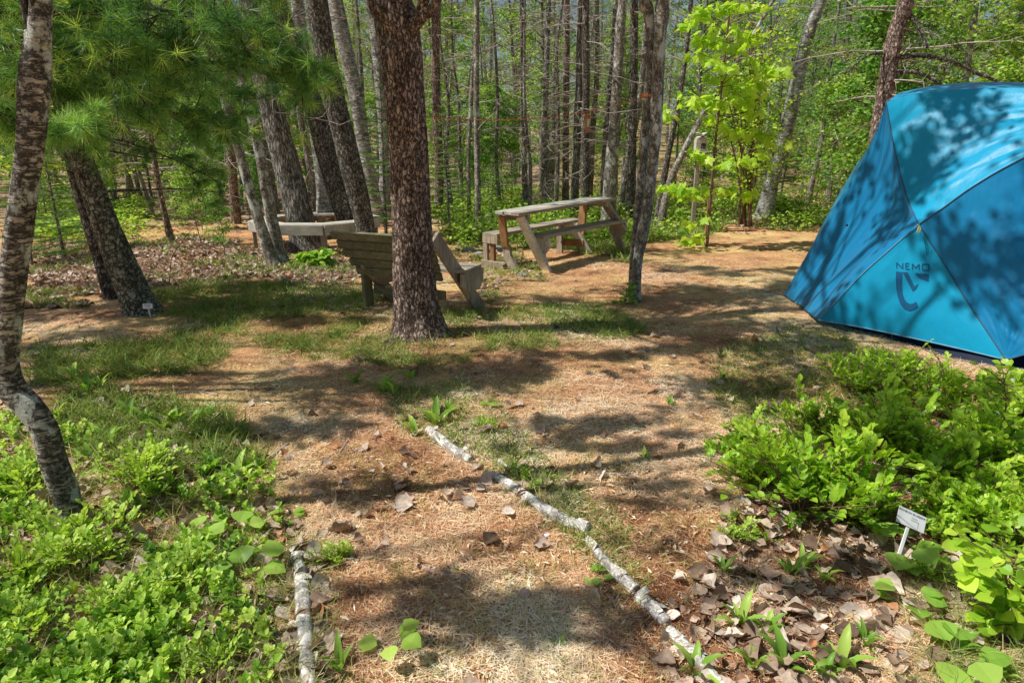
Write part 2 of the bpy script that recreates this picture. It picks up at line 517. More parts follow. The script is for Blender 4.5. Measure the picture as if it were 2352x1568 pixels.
M['tent_seam'] = plain('grey seam tape', (.05, .10, .16), .6, .3)
M['tent_piping'] = plain('pale tent piping', (.16, .35, .45), .5, .3)
M['tent_ink'] = plain('navy print', (.004, .09, .20), .5, .3, .05)
M['strap'] = plain('light grey webbing', (.42, .47, .48), .7, .2)
M['toggle'] = plain('yellow pull tab', (.62, .50, .06), .5, .3)


def tag(o, label=None, cat=None, group=None, kind=None):
    if label: o['label'] = label
    if cat: o['category'] = cat
    if group: o['group'] = group
    if kind: o['kind'] = kind
    return o


def empty(name, loc, label, cat, group=None, rz=0.0, scale=1.0):
    o = bpy.data.objects.new(name, None); COL.objects.link(o)
    o.location = tuple(loc); o.rotation_euler = (0, 0, rz); o.scale = (scale,) * 3
    o.empty_display_size = .2
    return tag(o, label, cat, group)


def copy_tree(o, parent=None):
    c = o.copy(); COL.objects.link(c); c.parent = parent
    for ch in list(o.children): copy_tree(ch, c)
    return c


# ------------------------------------------------------------------ world, sun, camera
w = bpy.data.worlds.new('World'); scene.world = w; w.use_nodes = True
wn = w.node_tree; bg = wn.nodes['Background']
sky = wn.nodes.new('ShaderNodeTexSky'); sky.sky_type = 'NISHITA'; sky.sun_disc = False
sky.sun_elevation = SUN_EL; sky.sun_rotation = math.atan2(SUNV[0], SUNV[1])
wn.links.new(sky.outputs[0], bg.inputs[0]); bg.inputs[1].default_value = 0.078
sl = bpy.data.lights.new('sun', 'SUN'); sl.energy = 5.0; sl.angle = math.radians(.53); sl.color = (1, .985, .94)
so = bpy.data.objects.new('sun', sl); COL.objects.link(so)
so.rotation_euler = Vector(SUNV).to_track_quat('Z', 'Y').to_euler(); so.location = (-10, -2, 15)
cam = bpy.data.cameras.new('camera'); cam.lens = FPX / 2352 * 36; cam.sensor_width = 36; cam.clip_end = 1500; cam.clip_start = .05
co = bpy.data.objects.new('camera', cam); COL.objects.link(co); co.location = (0, 0, H)
co.rotation_euler = (PI / 2 - PITCH, 0, 0); scene.camera = co
scene.view_settings.view_transform = 'Standard'; scene.view_settings.look = 'None'; scene.view_settings.exposure = 0
scene.cycles.max_bounces = 8; scene.cycles.diffuse_bounces = 4; scene.cycles.transmission_bounces = 4
scene.cycles.sample_clamp_indirect = 6

# ------------------------------------------------------------------ regions of the ground (pixels of the 2352 px wide picture)
LITTER_L = [(60, 575), (200, 560), (430, 540), (600, 560), (800, 575), (830, 640), (760, 650), (600, 640), (420, 655), (330, 680), (60, 720)]
LEAFY_BL = [(-300, 1290), (300, 1300), (640, 1180), (740, 1250), (760, 1568), (760, 1900), (-600, 1900)]
LEAFY_BR = [(1640, 1130), (1900, 1180), (2100, 1240), (2600, 1100), (2900, 1900), (1600, 1900), (1540, 1500), (1620, 1330)]
COVER_BL = [(-500, 930), (60, 960), (230, 1020), (460, 1040), (620, 1080), (660, 1200), (560, 1290), (600, 1400), (640, 1600), (400, 1900), (-700, 1900)]
GRASS_MID = [(340, 640), (600, 640), (830, 650), (930, 700), (1010, 740), (1150, 700), (1300, 680), (1380, 700), (1500, 760), (1100, 800), (960, 850), (700, 830), (420, 790), (330, 730)]
GRASS_BACK = [(1010, 560), (1180, 560), (1250, 640), (1100, 690), (1050, 640)]
UNDER_R = [(1440, 440), (1950, 440), (1900, 520), (1700, 520), (1560, 560), (1470, 560), (1440, 600), (1240, 560), (1040, 570), (1000, 500)]
GRASS_L2 = [(70, 800), (420, 770), (560, 800), (460, 850), (250, 880), (60, 880)]
GRASS_L3 = [(120, 880), (500, 930), (600, 1050), (660, 1200), (300, 1100), (100, 1000)]
GRASS_DIAG = [(840, 880), (1050, 860), (1250, 1050), (1420, 1200), (1500, 1400), (1400, 1320), (1250, 1180), (1100, 1060), (900, 980)]
GRASS_R = [(1800, 740), (1900, 760), (2100, 830), (1900, 960), (1700, 1000), (1640, 900), (1700, 800)]

# ground sheet
def axis_pts(fine0, fine1, step, far, n):
    a = np.arange(fine0, fine1, step)
    g = np.geomspace(step, far, n)
    return np.concatenate([fine0 - g[::-1], a, fine1 + g])
gx = axis_pts(-6, 7, .045, 420, 45); gy = axis_pts(.3, 13, .05, 480, 45)
GX, GY = np.meshgrid(gx, gy)
GZ = terrain(GX, GY)
GZ = GZ + (fbm(GX * 22, GY * 22, 0, 2, 31) - .5) * .012 * (np.abs(GX) < 8)
mb = MB(); ny, nx = GX.shape
i = np.arange(ny - 1)[:, None] * nx + np.arange(nx - 1)[None]
F = np.stack([i, i + 1, i + nx + 1, i + nx], -1).reshape(-1, 4)
mb.add(np.stack([GX, GY, GZ], -1).reshape(-1, 3), F, 0)
m, nt, b = new_mat('forest floor')
v = mapping(nt, (1, 1, 1))
n_big = noise(nt, v, .9, 4, .6); n_mid = noise(nt, v, 7, 5, .65); n_fine = noise(nt, v, 90, 4, .7)
vs = mapping(nt, (1, 1, 1)); st = noise(nt, mapping(nt, (150, 22, 30)), 1.0, 3, .6)
st2 = noise(nt, mapping(nt, (25, 160, 30)), 1.0, 3, .6)
litter_c = ramp(nt, n_fine, [(.3, (.15, .07, .035)), (.5, (.56, .32, .18)), (.68, (.88, .62, .40))])
straw_c = ramp(nt, n_fine, [(.3, (.18, .12, .05)), (.5, (.62, .46, .23)), (.68, (.90, .76, .46))])
c = mixc(nt, ramp(nt, n_big, [(.45, (0, 0, 0)), (.58, (1, 1, 1))]), litter_c, straw_c)
n_p = noise(nt, mapping(nt, (1, 1, 1)), 2.6, 6, .7)
c = mixc(nt, 1.0, c, ramp(nt, n_p, [(.34, (.55, .44, .38)), (.45, (1.1, 1.04, .97)), (.62, (1.5, 1.45, 1.35))]), 'MULTIPLY')
green = ramp(nt, n_mid, [(.55, (0, 0, 0)), (.72, (.7, .7, .7))])
a_g = nt.nodes.new('ShaderNodeAttribute'); a_g.attribute_name = 'green'
a_l = nt.nodes.new('ShaderNodeAttribute'); a_l.attribute_name = 'leafy'
gm = nt.nodes.new('ShaderNodeMath'); gm.operation = 'MULTIPLY'; nt.links.new(a_g.outputs['Fac'], gm.inputs[0])
nt.links.new(ramp(nt, n_mid, [(.25, (.2, .2, .2)), (.6, (1, 1, 1))]), gm.inputs[1])
green_c = ramp(nt, n_fine, [(.28, (.05, .075, .02)), (.5, (.17, .21, .06)), (.72, (.38, .40, .14))])
c = mixc(nt, gm.outputs[0], c, green_c)
vor = nd(nt, 'ShaderNodeTexVoronoi', Scale=13); nt.links.new(v, vor.inputs['Vector'])
vr = nt.nodes.new('ShaderNodeSeparateColor'); nt.links.new(vor.outputs['Color'], vr.inputs[0])
leaf_c = ramp(nt, vr.outputs[0], [(0, (.10, .06, .045)), (.4, (.32, .22, .17)), (.75, (.55, .42, .35)), (1, (.70, .58, .50))])
c = mixc(nt, a_l.outputs['Fac'], c, leaf_c)
sp = ramp(nt, st, [(.3, (.55, .5, .45)), (.65, (1.2, 1.15, 1.1))]); c = mixc(nt, .8, c, mixc(nt, 1.0, c, sp, 'MULTIPLY'))
sp = ramp(nt, st2, [(.3, (.55, .5, .45)), (.65, (1.25, 1.2, 1.1))]); c = mixc(nt, .7, c, mixc(nt, 1.0, c, sp, 'MULTIPLY'))
nt.links.new(c, b.inputs['Base Color']); b.inputs['Roughness'].default_value = .95; b.inputs['Specular IOR Level'].default_value = .1
bp = nd(nt, 'ShaderNodeBump', Strength=.9, Distance=.02); nt.links.new(n_fine, bp.inputs['Height']); nt.links.new(bp.outputs[0], b.inputs['Normal'])
ground = mb.build('ground', m, smooth=True); tag(ground, 'forest floor of needles and leaf litter', None, None, 'structure')
PX, PY = proj(GX, GY, GZ)
wob = (fbm(GX * 1.6, GY * 1.6, 0, 3, 77) - .5)
PXw = PX + wob * 140; PYw = PY + wob * 60
def region(px, py, polys):
    r = np.zeros(np.shape(px), bool)
    for p in polys: r |= in_poly(px, py, p)
    return r
gr = region(PXw, PYw, [GRASS_MID, GRASS_BACK, UNDER_R, GRASS_L2, GRASS_L3, GRASS_DIAG, GRASS_R]).astype(float) * .5
gr = np.maximum(gr, region(PXw, PYw, [COVER_BL]) * .45)
gr = np.maximum(gr, sstep(13, 16, GY) * (GX > -2) * .55)
lf = region(PXw, PYw, [LITTER_L, LEAFY_BL, LEAFY_BR]).astype(float) * .85
lf = np.maximum(lf, sstep(12.5, 15, GY) * (.25 + .5 * (GX < 2)))
for nm_, arr in (('green', gr), ('leafy', lf)):
    a = ground.data.attributes.new(nm_, 'FLOAT', 'POINT'); a.data.foreach_set('value', arr.astype(np.float32).ravel())


def ground_pts(n, ymin, ymax, polys=None, wobble=120, edge=0.85, bias=1.0, keep=None, xmax=None):
    """random ground points in view, optionally inside pixel polygons"""
    out = []
    got = 0
    tries = 0
    while got < n and tries < 60:
        tries += 1
        k = max(4000, n)
        u = RNG.random(k)
        y = ymin * (ymax / ymin) ** (u ** bias) if ymin > 0 else u * ymax
        x = (RNG.random(k) * 2 - 1) * (edge * y + .35)
        z = terrain(x, y)
        ok = np.ones(k, bool)
        if polys is not None or keep is not None:
            px, py = proj(x, y, z)
            wb = (fbm(x * 1.6, y * 1.6, 0, 3, 77) - .5)
            if polys is not None: ok &= region(px + wb * wobble, py + wb * wobble * .5, polys)
            if keep is not None: ok &= RNG.random(k) < keep(px, py, x, y)
        out.append(np.stack([x, y, z], 1)[ok]); got += int(ok.sum())
    p = np.concatenate(out)[:n]
    return p


def rand_dirs(n, zlo=-1, zhi=1, rng=RNG):
    a = rng.random(n) * 2 * PI; z = rng.uniform(zlo, zhi, n); r = np.sqrt(np.maximum(0, 1 - z * z))
    return np.stack([np.cos(a) * r, np.sin(a) * r, z], 1)


# fallen needles over the path and the duff
mb = MB()
pt = ground_pts(260000, 1.25, 9.5, edge=.85, bias=.9, keep=lambda px, py, x, y: np.clip((fbm(x * 2.1, y * 2.1, 0, 4, 52) - .33) * 6, .25, 1))
pt[:, 2] += RNG.uniform(.001, .014, len(pt))
n = len(pt)
d = rand_dirs(n, -.12, .22)
tn = np.clip(RNG.normal(.5, .2, n) + (fbm(pt[:, 0] * 1.7, pt[:, 1] * 1.7, 0, 4, 41) - .5) * 2.6, 0, 1)
scatter(mb, NEEDLE, pt, d, rand_dirs(n, .8, 1), RNG.uniform(.025, .07, n), RNG.uniform(.0010, .0021, n) * (1 + pt[:, 1] * .18), tn)
o = mb.build('fallen_needles', M['litter']); tag(o, 'rust and straw coloured pine needles carpeting the path', None, None, 'stuff')
# little wood chips and bark flakes
mb = MB()
pt = ground_pts(9000, 1.25, 6, edge=.85, keep=lambda px, py, x, y: np.where(py > 1050, 1, .3))
pt[:, 2] += .008; n = len(pt)
scatter(mb, DIAMOND, pt, rand_dirs(n, -.15, .2), rand_dirs(n, .7, 1), RNG.uniform(.015, .05, n), RNG.uniform(.004, .014, n), RNG.random(n))
o = mb.build('wood_litter', M['litter']); tag(o, 'small bark flakes and chips lying among the needles', None, None, 'stuff')

# fallen leaves
mb = MB()
parts = [ground_pts(8000, 5.5, 15, [LITTER_L]), ground_pts(1700, 1.2, 4.5, [LEAFY_BL]), ground_pts(1500, 1.2, 4.5, [COVER_BL]), ground_pts(950, 1.2, 5, [LEAFY_BR]),
         ground_pts(260, 1.3, 8), ground_pts(230, 1.3, 6, [[(960, 880), (1200, 900), (1350, 1150), (900, 1200), (700, 1100)], GRASS_R, [(640, 1000), (860, 1000), (900, 1300), (640, 1300)]]),
         ground_pts(350, 2, 5, [GRASS_L3, [(0, 900), (250, 950), (250, 1050), (0, 1000)]]), ground_pts(800, 6, 13, [GRASS_BACK, UNDER_R]),
         ground_pts(7000, 12, 40, keep=lambda px, py, x, y: .7)]
pt = np.concatenate(parts); n = len(pt)
far = pt[:, 1] > 6
pt[:, 2] += RNG.uniform(.002, .022, n) + far * .012
nn = rand_dirs(n, .72, 1); tip = RNG.random(n) < .1; nn[tip] = rand_dirs(int(tip.sum()), .2, .8); k = RNG.integers(0, len(DEAD), n)
dd = rand_dirs(n, -.12, .16)
sz = .022 + .075 * RNG.random(n) ** 1.3 * np.where(pt[:, 1] > 12, 1.5, 1) * np.where(far, .95, 1)
tn = np.clip(RNG.normal(.5, .27, n), 0, 1)
for q in range(len(DEAD)):
    s = k == q
    scatter(mb, DEAD[q], pt[s], dd[s], nn[s], sz[s], sz[s] * RNG.uniform(.8, 1.25, s.sum()), tn[s])
o = mb.build('fallen_leaves', M['dead'], smooth=True); tag(o, 'dry grey-pink and tan leaves scattered over the forest floor', None, None, 'stuff')

# grass
def grass(polys, n, ymin, ymax, hmin, hmax, tlo, thi, width=.003, keep=None, lean=.55):
    mb = MB()
    nc = max(1, n // 7)
    c = ground_pts(nc, ymin, ymax, polys, keep=keep)
    m_ = 7
    pt = np.repeat(c, m_, 0) + np.concatenate([RNG.normal(0, .025, (len(c) * m_, 2)), np.zeros((len(c) * m_, 1))], 1)
    pt[:, 2] = terrain(pt[:, 0], pt[:, 1])
    k = len(pt)
    d = rand_dirs(k, .25, .95); d[:, :2] *= lean / .55
    tn = np.clip(np.repeat(RNG.uniform(tlo, thi, len(c)), m_) + RNG.normal(0, .12, k), 0, 1)
    hs = RNG.uniform(hmin, hmax, k)
    side = np.cross(d, rand_dirs(k, .3, 1))
    scatter(mb, BLADE, pt, d, np.cross(side, d) + [0, 0, .2], hs, width * RNG.uniform(.7, 1.4, k) * (1 + pt[:, 1] * .12), tn)
    return mb
mb = grass([GRASS_MID, GRASS_BACK], 21000, 4.5, 11, .03, .13, .05, .6, .003, keep=lambda px, py, x, y: np.clip((fbm(x * 1.9, y * 1.9, 0, 3, 63) - .42) * 6, .03, 1))
for a in (grass([GRASS_L2, GRASS_L3], 9000, 3, 6, .05, .17, .1, .55, .0035), grass([LITTER_L], 5000, 6, 14, .05, .16, .1, .5, .005, keep=lambda px, py, x, y: np.clip((fbm(x * 1.2, y * 1.2, 0, 3, 71) - .45) * 7, 0, 1)), grass([GRASS_DIAG, GRASS_R], 8000, 2, 6, .03, .10, .1, .8, .003),
          grass(None, 15000, 1.3, 12, .02, .065, .35, 1.0, .0024, keep=lambda px, py, x, y: np.where(vnoise(x * 1.3, y * 1.3, 0, 4) > .45, 1, .12)),
          grass([COVER_BL, LEAFY_BL], 14000, 1.3, 4, .05, .17, .2, 1.0, .002, lean=.9), grass([UNDER_R], 16000, 8, 16, .08, .22, .15, .6, .006),
          grass([[(2150, 1380), (2500, 1300), (2600, 1900), (2100, 1900)]], 3000, 1.2, 3, .08, .2, .3, .8, .002, lean=1.2)):
    for v_, f_, t_ in zip(a.v, a.f[:len(a.v)], a.t): pass
    off = mb.n
    mb.v += a.v; mb.t += a.t; mb.f += [q + off for q in a.f]; mb.n += a.n
o = mb.build('grass', M['grass']); tag(o, 'fine green and straw grass growing through the litter', None, None, 'stuff')

# low ground cover, lower left: thousands of sprigs of small leaves
def sprigs(mb, ms, base, hmin, hmax, nl, ll, tlo, thi, ltmpl=LEAF, lw=.5, lean=.45):
    for p in base:
        h = random.uniform(hmin, hmax)
        d = nrm(np.array([random.gauss(0, lean), random.gauss(0, lean), 1.0]))
        top = p + d * h
        if ms is not None: tube(ms, np.array([p, (p + top) / 2 + [random.gauss(0, .008), random.gauss(0, .008), 0], top]), [.0016, .0013, .0008], 3, cap=False)
        k = nl
        t = np.linspace(.35, 1, k)
        pos = p + (top - p) * t[:, None]
        ang = np.arange(k) * 2.4 + random.random() * 6
        dirs = np.stack([np.cos(ang), np.sin(ang), np.linspace(.15, .8, k)], 1) + d * .3
        base_t = random.uniform(tlo, thi)
        s = ll * RNG.uniform(.7, 1.25, k)
        scatter(mb, ltmpl, pos, dirs, np.array([[0, 0, 1.0]]) + RNG.normal(0, .25, (k, 3)), s, s * .95, np.clip(base_t + RNG.normal(0, .13, k) + t * .12, 0, 1))
mb = MB(); ms = MB()
den = lambda px, py, x, y: np.clip((fbm(x * 3.2, y * 3.2, 0, 3, 12) - .42) * 6, .04, 1)
base = np.concatenate([ground_pts(1750, 1.1, 4.3, [COVER_BL], keep=lambda px, py, x, y: den(px, py, x, y) * np.where(px > 380, .4, 1)), ground_pts(260, 1.2, 4, [LEAFY_BL], keep=den)])
gx_, gy_ = proj(base[:, 0], base[:, 1], base[:, 2]); base = base[~((gx_ > 640) & (gx_ < 770) & (gy_ > 1230))]
sprigs(mb, ms, base, .02, .12, 10, .027, .0, .95)
o = mb.build('low_foliage', M['cover']); tag(o, 'bright green low blueberry shoots covering the lower left ground', None, None, 'stuff')
st_ = ms.build('stem', M['red_stem'], parent=o)

# ground cover far right, behind the picnic table, under the saplings
mb = MB()
base = ground_pts(3800, 9, 22, [UNDER_R, [(1000, 440), (1960, 400), (1960, 520), (1000, 520)], [(80, 470), (330, 470), (330, 560), (80, 560)]], keep=lambda px, py, x, y: np.clip((vnoise(x * .9, y * .9, 0, 15) - .3) * 2.6, .02, 1))
n = len(base)
kk = 9
base = base[~((base[:, 1] < 11.0) & (base[:, 0] > -.6) & (base[:, 0] < 2.9))]; n = len(base)
pt = np.repeat(base, kk, 0) + np.stack([RNG.normal(0, .1, n * kk), RNG.normal(0, .1, n * kk), RNG.uniform(.03, .34, n * kk)], 1)
tn = np.clip(np.repeat(RNG.uniform(.15, .9, n), kk) + RNG.normal(0, .12, n * kk), 0, 1)
s = RNG.uniform(.05, .09, n * kk)
scatter(mb, DIAMOND, pt, rand_dirs(n * kk, -.2, .6), rand_dirs(n * kk, .4, 1), s, s * .7, tn)
o = mb.build('undergrowth', M['cover']); tag(o, 'leafy green undergrowth at the edge of the clearing', None, None, 'stuff')

# ------------------------------------------------------------------ trunks drawn from pixel outlines
def relief_scaly(amp, f1=26, f2=7, seed=0):
    def f(th, s, r):
        R0 = r.mean()
        x = np.cos(th) * R0; y = np.sin(th) * R0
        n = np.abs(fbm(x * f1 + 9, y * f1 + 5, s * f2, 3, seed) - .5) * 2
        big = fbm(np.cos(th) * 1.3, np.sin(th) * 1.3, s * 1.7, 2, seed + 8) - .5
        return amp * (1.0 - np.minimum(1, n * 3.2)) * -1 + big * r * .16 + amp * .5 * (fbm(x * 60, y * 60, s * 45, 2, seed + 3) - .5)
    return f


def relief_ring(amp, seed=0):
    def f(th, s, r):
        big = fbm(np.cos(th) * 1.2, np.sin(th) * 1.2, s * 2.2, 2, seed + 8) - .5
        ring = fbm(np.cos(th) * .8, np.sin(th) * .8, s * 30, 2, seed) - .5
        return big * r * .22 + ring * amp
    return f


def px_path(ctrl, Y0, Y1=None):
    """ctrl rows: px, py, width_px from base upward; Y0 at the base, Y1 at the top"""
    Y1 = Y0 if Y1 is None else Y1
    rows = []
    n = len(ctrl)
    for k, (px, py, w_) in enumerate(ctrl):
        Y = Y0 + (Y1 - Y0) * k / (n - 1)
        p = P(px, py, Y)
        dep = p[1] * CP - (p[2] - H) * SP
        rows.append([*p, w_ / 2 * dep / FPX])
    return np.array(rows)


def extend_up(rows, height, r_end=.02, bend=.1, seed=1):
    """carry a trunk on above the frame"""
    r = random.Random(seed)
    d = nrm(rows[-1, :3] - rows[-2, :3]); d = nrm(d * .6 + np.array([0, 0, .5]))
    z0 = rows[-1, 2]
    out = [rows[-1]]
    k = max(2, int((height - z0) / 1.4))
    for j in range(1, k + 1):
        f = j / k
        q = out[-1][:3] + d * (height - z0) / k + np.array([r.gauss(0, bend), r.gauss(0, bend), 0])
        out.append(np.array([*q, rows[-1, 3] * (1 - f) + r_end * f]))
    return np.vstack([rows, np.array(out[1:])])


def trunk_mesh(rows, n=60, sides=16, relief=None, flare=0.0, mb=None, knots=True):
    mb = mb or MB()
    c = smooth_path(rows, n)
    r = np.maximum(c[:, 3], .004)
    if flare:
        zz = c[:, 2] - c[0, 2]
        r = r * (1 + flare * np.exp(-np.maximum(zz, 0) / .13))
    tube(mb, c[:, :3], r, sides, .5, relief)
    return mb, c


def dead_branches(mb, path, z0, z1, n, lmin, lmax, rad=.012, seed=0, up=-.05, twigs=4):
    r = random.Random(seed)
    for _ in range(n):
        z = r.uniform(z0, z1)
        k = int(np.argmin(np.abs(path[:, 2] - z)))
        p = path[k, :3]
        a = r.random() * 2 * PI; L = r.uniform(lmin, lmax)
        d = np.array([math.cos(a), math.sin(a), r.uniform(-.25, .35) + up])
        pts = [p]
        for j in range(1, 6):
            d = nrm(d + np.array([r.gauss(0, .12), r.gauss(0, .12), r.gauss(0, .08) - .03]))
            pts.append(pts[-1] + d * L / 5)
        tube(mb, pts, np.linspace(rad, rad * .25, 6), 4, .4, cap=False)
        for q in range(twigs):
            j = r.randint(1, 5); dd = nrm(d + np.array([r.gauss(0, .7), r.gauss(0, .7), r.gauss(0, .4)]))
            l2 = L * r.uniform(.15, .4)
            s_ = pts[j]; tube(mb, [s_, s_ + dd * l2 * .5 + [0, 0, -.01], s_ + dd * l2 + [0, 0, r.gauss(0, .05)]], [rad * .4, rad * .3, rad * .12], 3, .4, cap=False)


def tree_thing(name, loc, label, group=None):
    return empty(name, loc, label, 'tree', group)


def fix_child(o, root):
    """child vertices are in world space; move them to the root's frame"""
    o.data.transform(Matrix.Translation(-Vector(root.location)))
    return o


def put(mb, name, mat, root, smooth=False):
    o = mb.build(name, mat, parent=root, smooth=smooth)
    if root is not None: fix_child(o, root)
    return o


# clumps of foliage whose shadow falls where the picture is dark
def clump(mb, c, rx, ry, rz, lai, leaf=.09, tmpl=DIAMOND, cl=.28, asp=.55, tint=(.2, .7)):
    area = PI * rx * ry
    n = int(area * lai / (leaf * leaf * asp * .5))
    K = max(3, int(area / (cl * cl * 2.2)))
    cc = RNG.normal(0, .5, (K, 3)) * [rx, ry, rz] + c
    pt = cc[RNG.integers(0, K, n)] + RNG.normal(0, cl * .55, (n, 3)) * [1, 1, .6]
    s = leaf * RNG.uniform(.7, 1.2, n)
    scatter(mb, tmpl, pt, rand_dirs(n), rand_dirs(n, .0, 1), s, s * asp * 1.6, RNG.uniform(*tint, n))
    return cc


def reach(mb, a, b, r0, r1, seed=0, sag=.2, sides=6):
    r = random.Random(seed)
    a = np.array(a, float); b = np.array(b, float)
    pts = []
    for j in range(7):
        f = j / 6
        pts.append(a + (b - a) * f + np.array([r.gauss(0, .06), r.gauss(0, .06), math.sin(f * PI) * sag]) * (0 < j < 6))
    tube(mb, smooth_path(pts, 14), np.linspace(r0, r1, 14), sides, .5, cap=False)


# ---- the scaly barked tree in the middle
Yc = 5.54
rows = px_path([(962, 790, 126), (962, 765, 114), (956, 700, 102), (951, 620, 97), (946, 520, 90), (941, 400, 88), (935, 300, 90), (926, 200, 92), (918, 110, 98), (908, 40, 98), (900, -30, 84)], Yc)
rows = extend_up(rows, 7.5, .05, .08, 3)
root = tree_thing('maple_tree', G(962, 768), 'stout tree with scaly reddish bark standing in the middle of the clearing')
mb, cpath = trunk_mesh(rows, 620, 150, relief_scaly(.009, 24, 6.5, 2), .5)
# root buttress and burl at its foot
def blob(mb, c, r, seed=0, n=18, amp=.2, sq=(1, 1, 1)):
    th = np.linspace(0, PI, n); ph = np.linspace(0, 2 * PI, n * 2 + 1)[:-1]
    TH, PH = np.meshgrid(th, ph, indexing='ij')
    x = np.sin(TH) * np.cos(PH); y = np.sin(TH) * np.sin(PH); z = np.cos(TH)
    R = r * (1 + amp * 2 * (fbm(x * 1.7 + 5, y * 1.7 + 5, z * 1.7 + 5, 3, seed) - .5))
    V = np.stack([x * R * sq[0], y * R * sq[1], z * R * sq[2]], -1).reshape(-1, 3) + np.asarray(c)
    m_ = n * 2
    i = np.arange(n - 1)[:, None] * m_; j = np.arange(m_)[None]; j2 = (j + 1) % m_
    mb.add(V, np.stack([i + j, i + m_ + j, i + m_ + j2, i + j2], -1).reshape(-1, 4), .5)
trunk = put(mb, 'trunk', M['bark_red'], root, True)
mb = MB()
blob(mb, G(925, 782) + [0.02, .08, .03], .11, 3, 22, .35, (1.0, 1.1, .75))
blob(mb, G(897, 792) + [0, .06, .0], .06, 5, 14, .35, (1.2, 1, .7))
put(mb, 'root_burl', M['bark_red'], root, True)
for (a, b, w1, w2, sd) in (((912, 75), (845, -25), 34, 22, 1), ((948, 60), (1010, -10), 34, 20, 2), ((960, 42), (985, -40), 26, 18, 3)):
    mb = MB()
    rr = px_path([(a[0], a[1] + 18, w1 * .8), (a[0], a[1], w1), ((a[0] + b[0]) / 2, (a[1] + b[1]) / 2 + 4, (w1 + w2) / 2), (b[0], b[1], w2)], Yc - .05, Yc - .25)
    rr = extend_up(rr, 4.8, .02, .12, sd)
    trunk_mesh(rr, 60, 22, relief_scaly(.004, 30, 9, sd), 0, mb)
    put(mb, 'limb', M['bark_red'], root, True)
mb = MB(); ms = MB()
for q in range(20):
    a = random.random() * 2 * PI; rr_ = random.uniform(.6, 2.0); h = random.uniform(4.3, 7.3)
    c = cpath[-1, :3] * [1, 1, 0] + [math.cos(a) * rr_, math.sin(a) * rr_, h]
    reach(ms, cpath[int(len(cpath) * random.uniform(.62, .98)), :3], c, .03, .008, q)
    clump(mb, c, .45, .45, .3, .9, .085, cl=.22)
put(mb, 'crown', M['leaf_far'], root); put(ms, 'branch', M['bark_grey'], root, True)

# ---- leaning birch in the left foreground
rows = px_path([(176, 1235, 58), (164, 1190, 48), (149, 1130, 54), (122, 1055, 54), (102, 985, 54), (70, 938, 56), (30, 895, 58), (12, 840, 56), (20, 740, 54), (30, 640, 56), (42, 540, 58), (58, 430, 55), (73, 310, 57), (81, 190, 66), (87, 90, 56), (95, -20, 48)], 2.5, 2.62)
rows = extend_up(rows, 6.8, .025, .06, 8)
root = tree_thing('birch_tree', G(167, 1205), 'curving young birch with patchy white and brown bark at the left edge')
mb, path1 = trunk_mesh(rows, 340, 48, relief_ring(.003, 4), .12)
put(mb, 'trunk', M['bark_old_birch'], root, True)
mb = MB(); ms = MB()
for q in range(6):
    a = random.random() * 2 * PI; rr_ = random.uniform(.2, .9); h = random.uniform(5.2, 7)
    c = path1[-1, :3] * [1, 1, 0] + [math.cos(a) * rr_, math.sin(a) * rr_, h]
    reach(ms, path1[-random.randint(1, 90), :3], c, .016, .005, q)
    clump(mb, c, .35, .35, .25, .7, .06, cl=.2)
put(mb, 'crown', M['leaf_far'], root); put(ms, 'branch', M['bark_grey'], root, True)

# ---- the dark leaning pair at the left
root = tree_thing('pine_tree', G(320, 705), 'dark leaning trunk on the left with a small white marker at its foot')
rows = px_path([(334, 735, 86), (320, 700, 74), (296, 645, 66), (264, 570, 62), (236, 500, 58), (208, 420, 53), (178, 340, 50), (150, 250, 47), (120, 130, 43), (95, 0, 40)], 6.4)
rows = extend_up(rows, 10, .04, .1, 5)
mb, path2 = trunk_mesh(rows, 220, 48, relief_scaly(.007, 18, 5, 12), .35)
dead_branches(mb, path2, 1.0, 3.4, 14, .5, 1.6, .014, 4)
put(mb, 'trunk', M['bark_olive'], root, True)
mb = MB()
for q in range(5):
    c = path2[-1, :3] * [1, 1, 0] + [random.uniform(-1.2, .4), random.uniform(-1., 1.), random.uniform(8, 10)]
    clump(mb, c, .5, .5, .3, .7, .10, cl=.25)
put(mb, 'crown', M['needle_far'], root)
root = tree_thing('pine_tree', G(262, 690), 'slimmer dark trunk leaning close behind the leaning trunk on the left')
rows = px_path([(270, 705, 42), (258, 680, 38), (236, 610, 34), (214, 540, 32), (190, 460, 30), (165, 370, 28), (140, 250, 26), (110, 100, 24), (95, -30, 22)], 7.0)
mb, _ = trunk_mesh(extend_up(rows, 7, .03), 90, 24, relief_scaly(.005, 20, 6, 3), .3)
put(mb, 'trunk', M['bark_dark'], root, True)

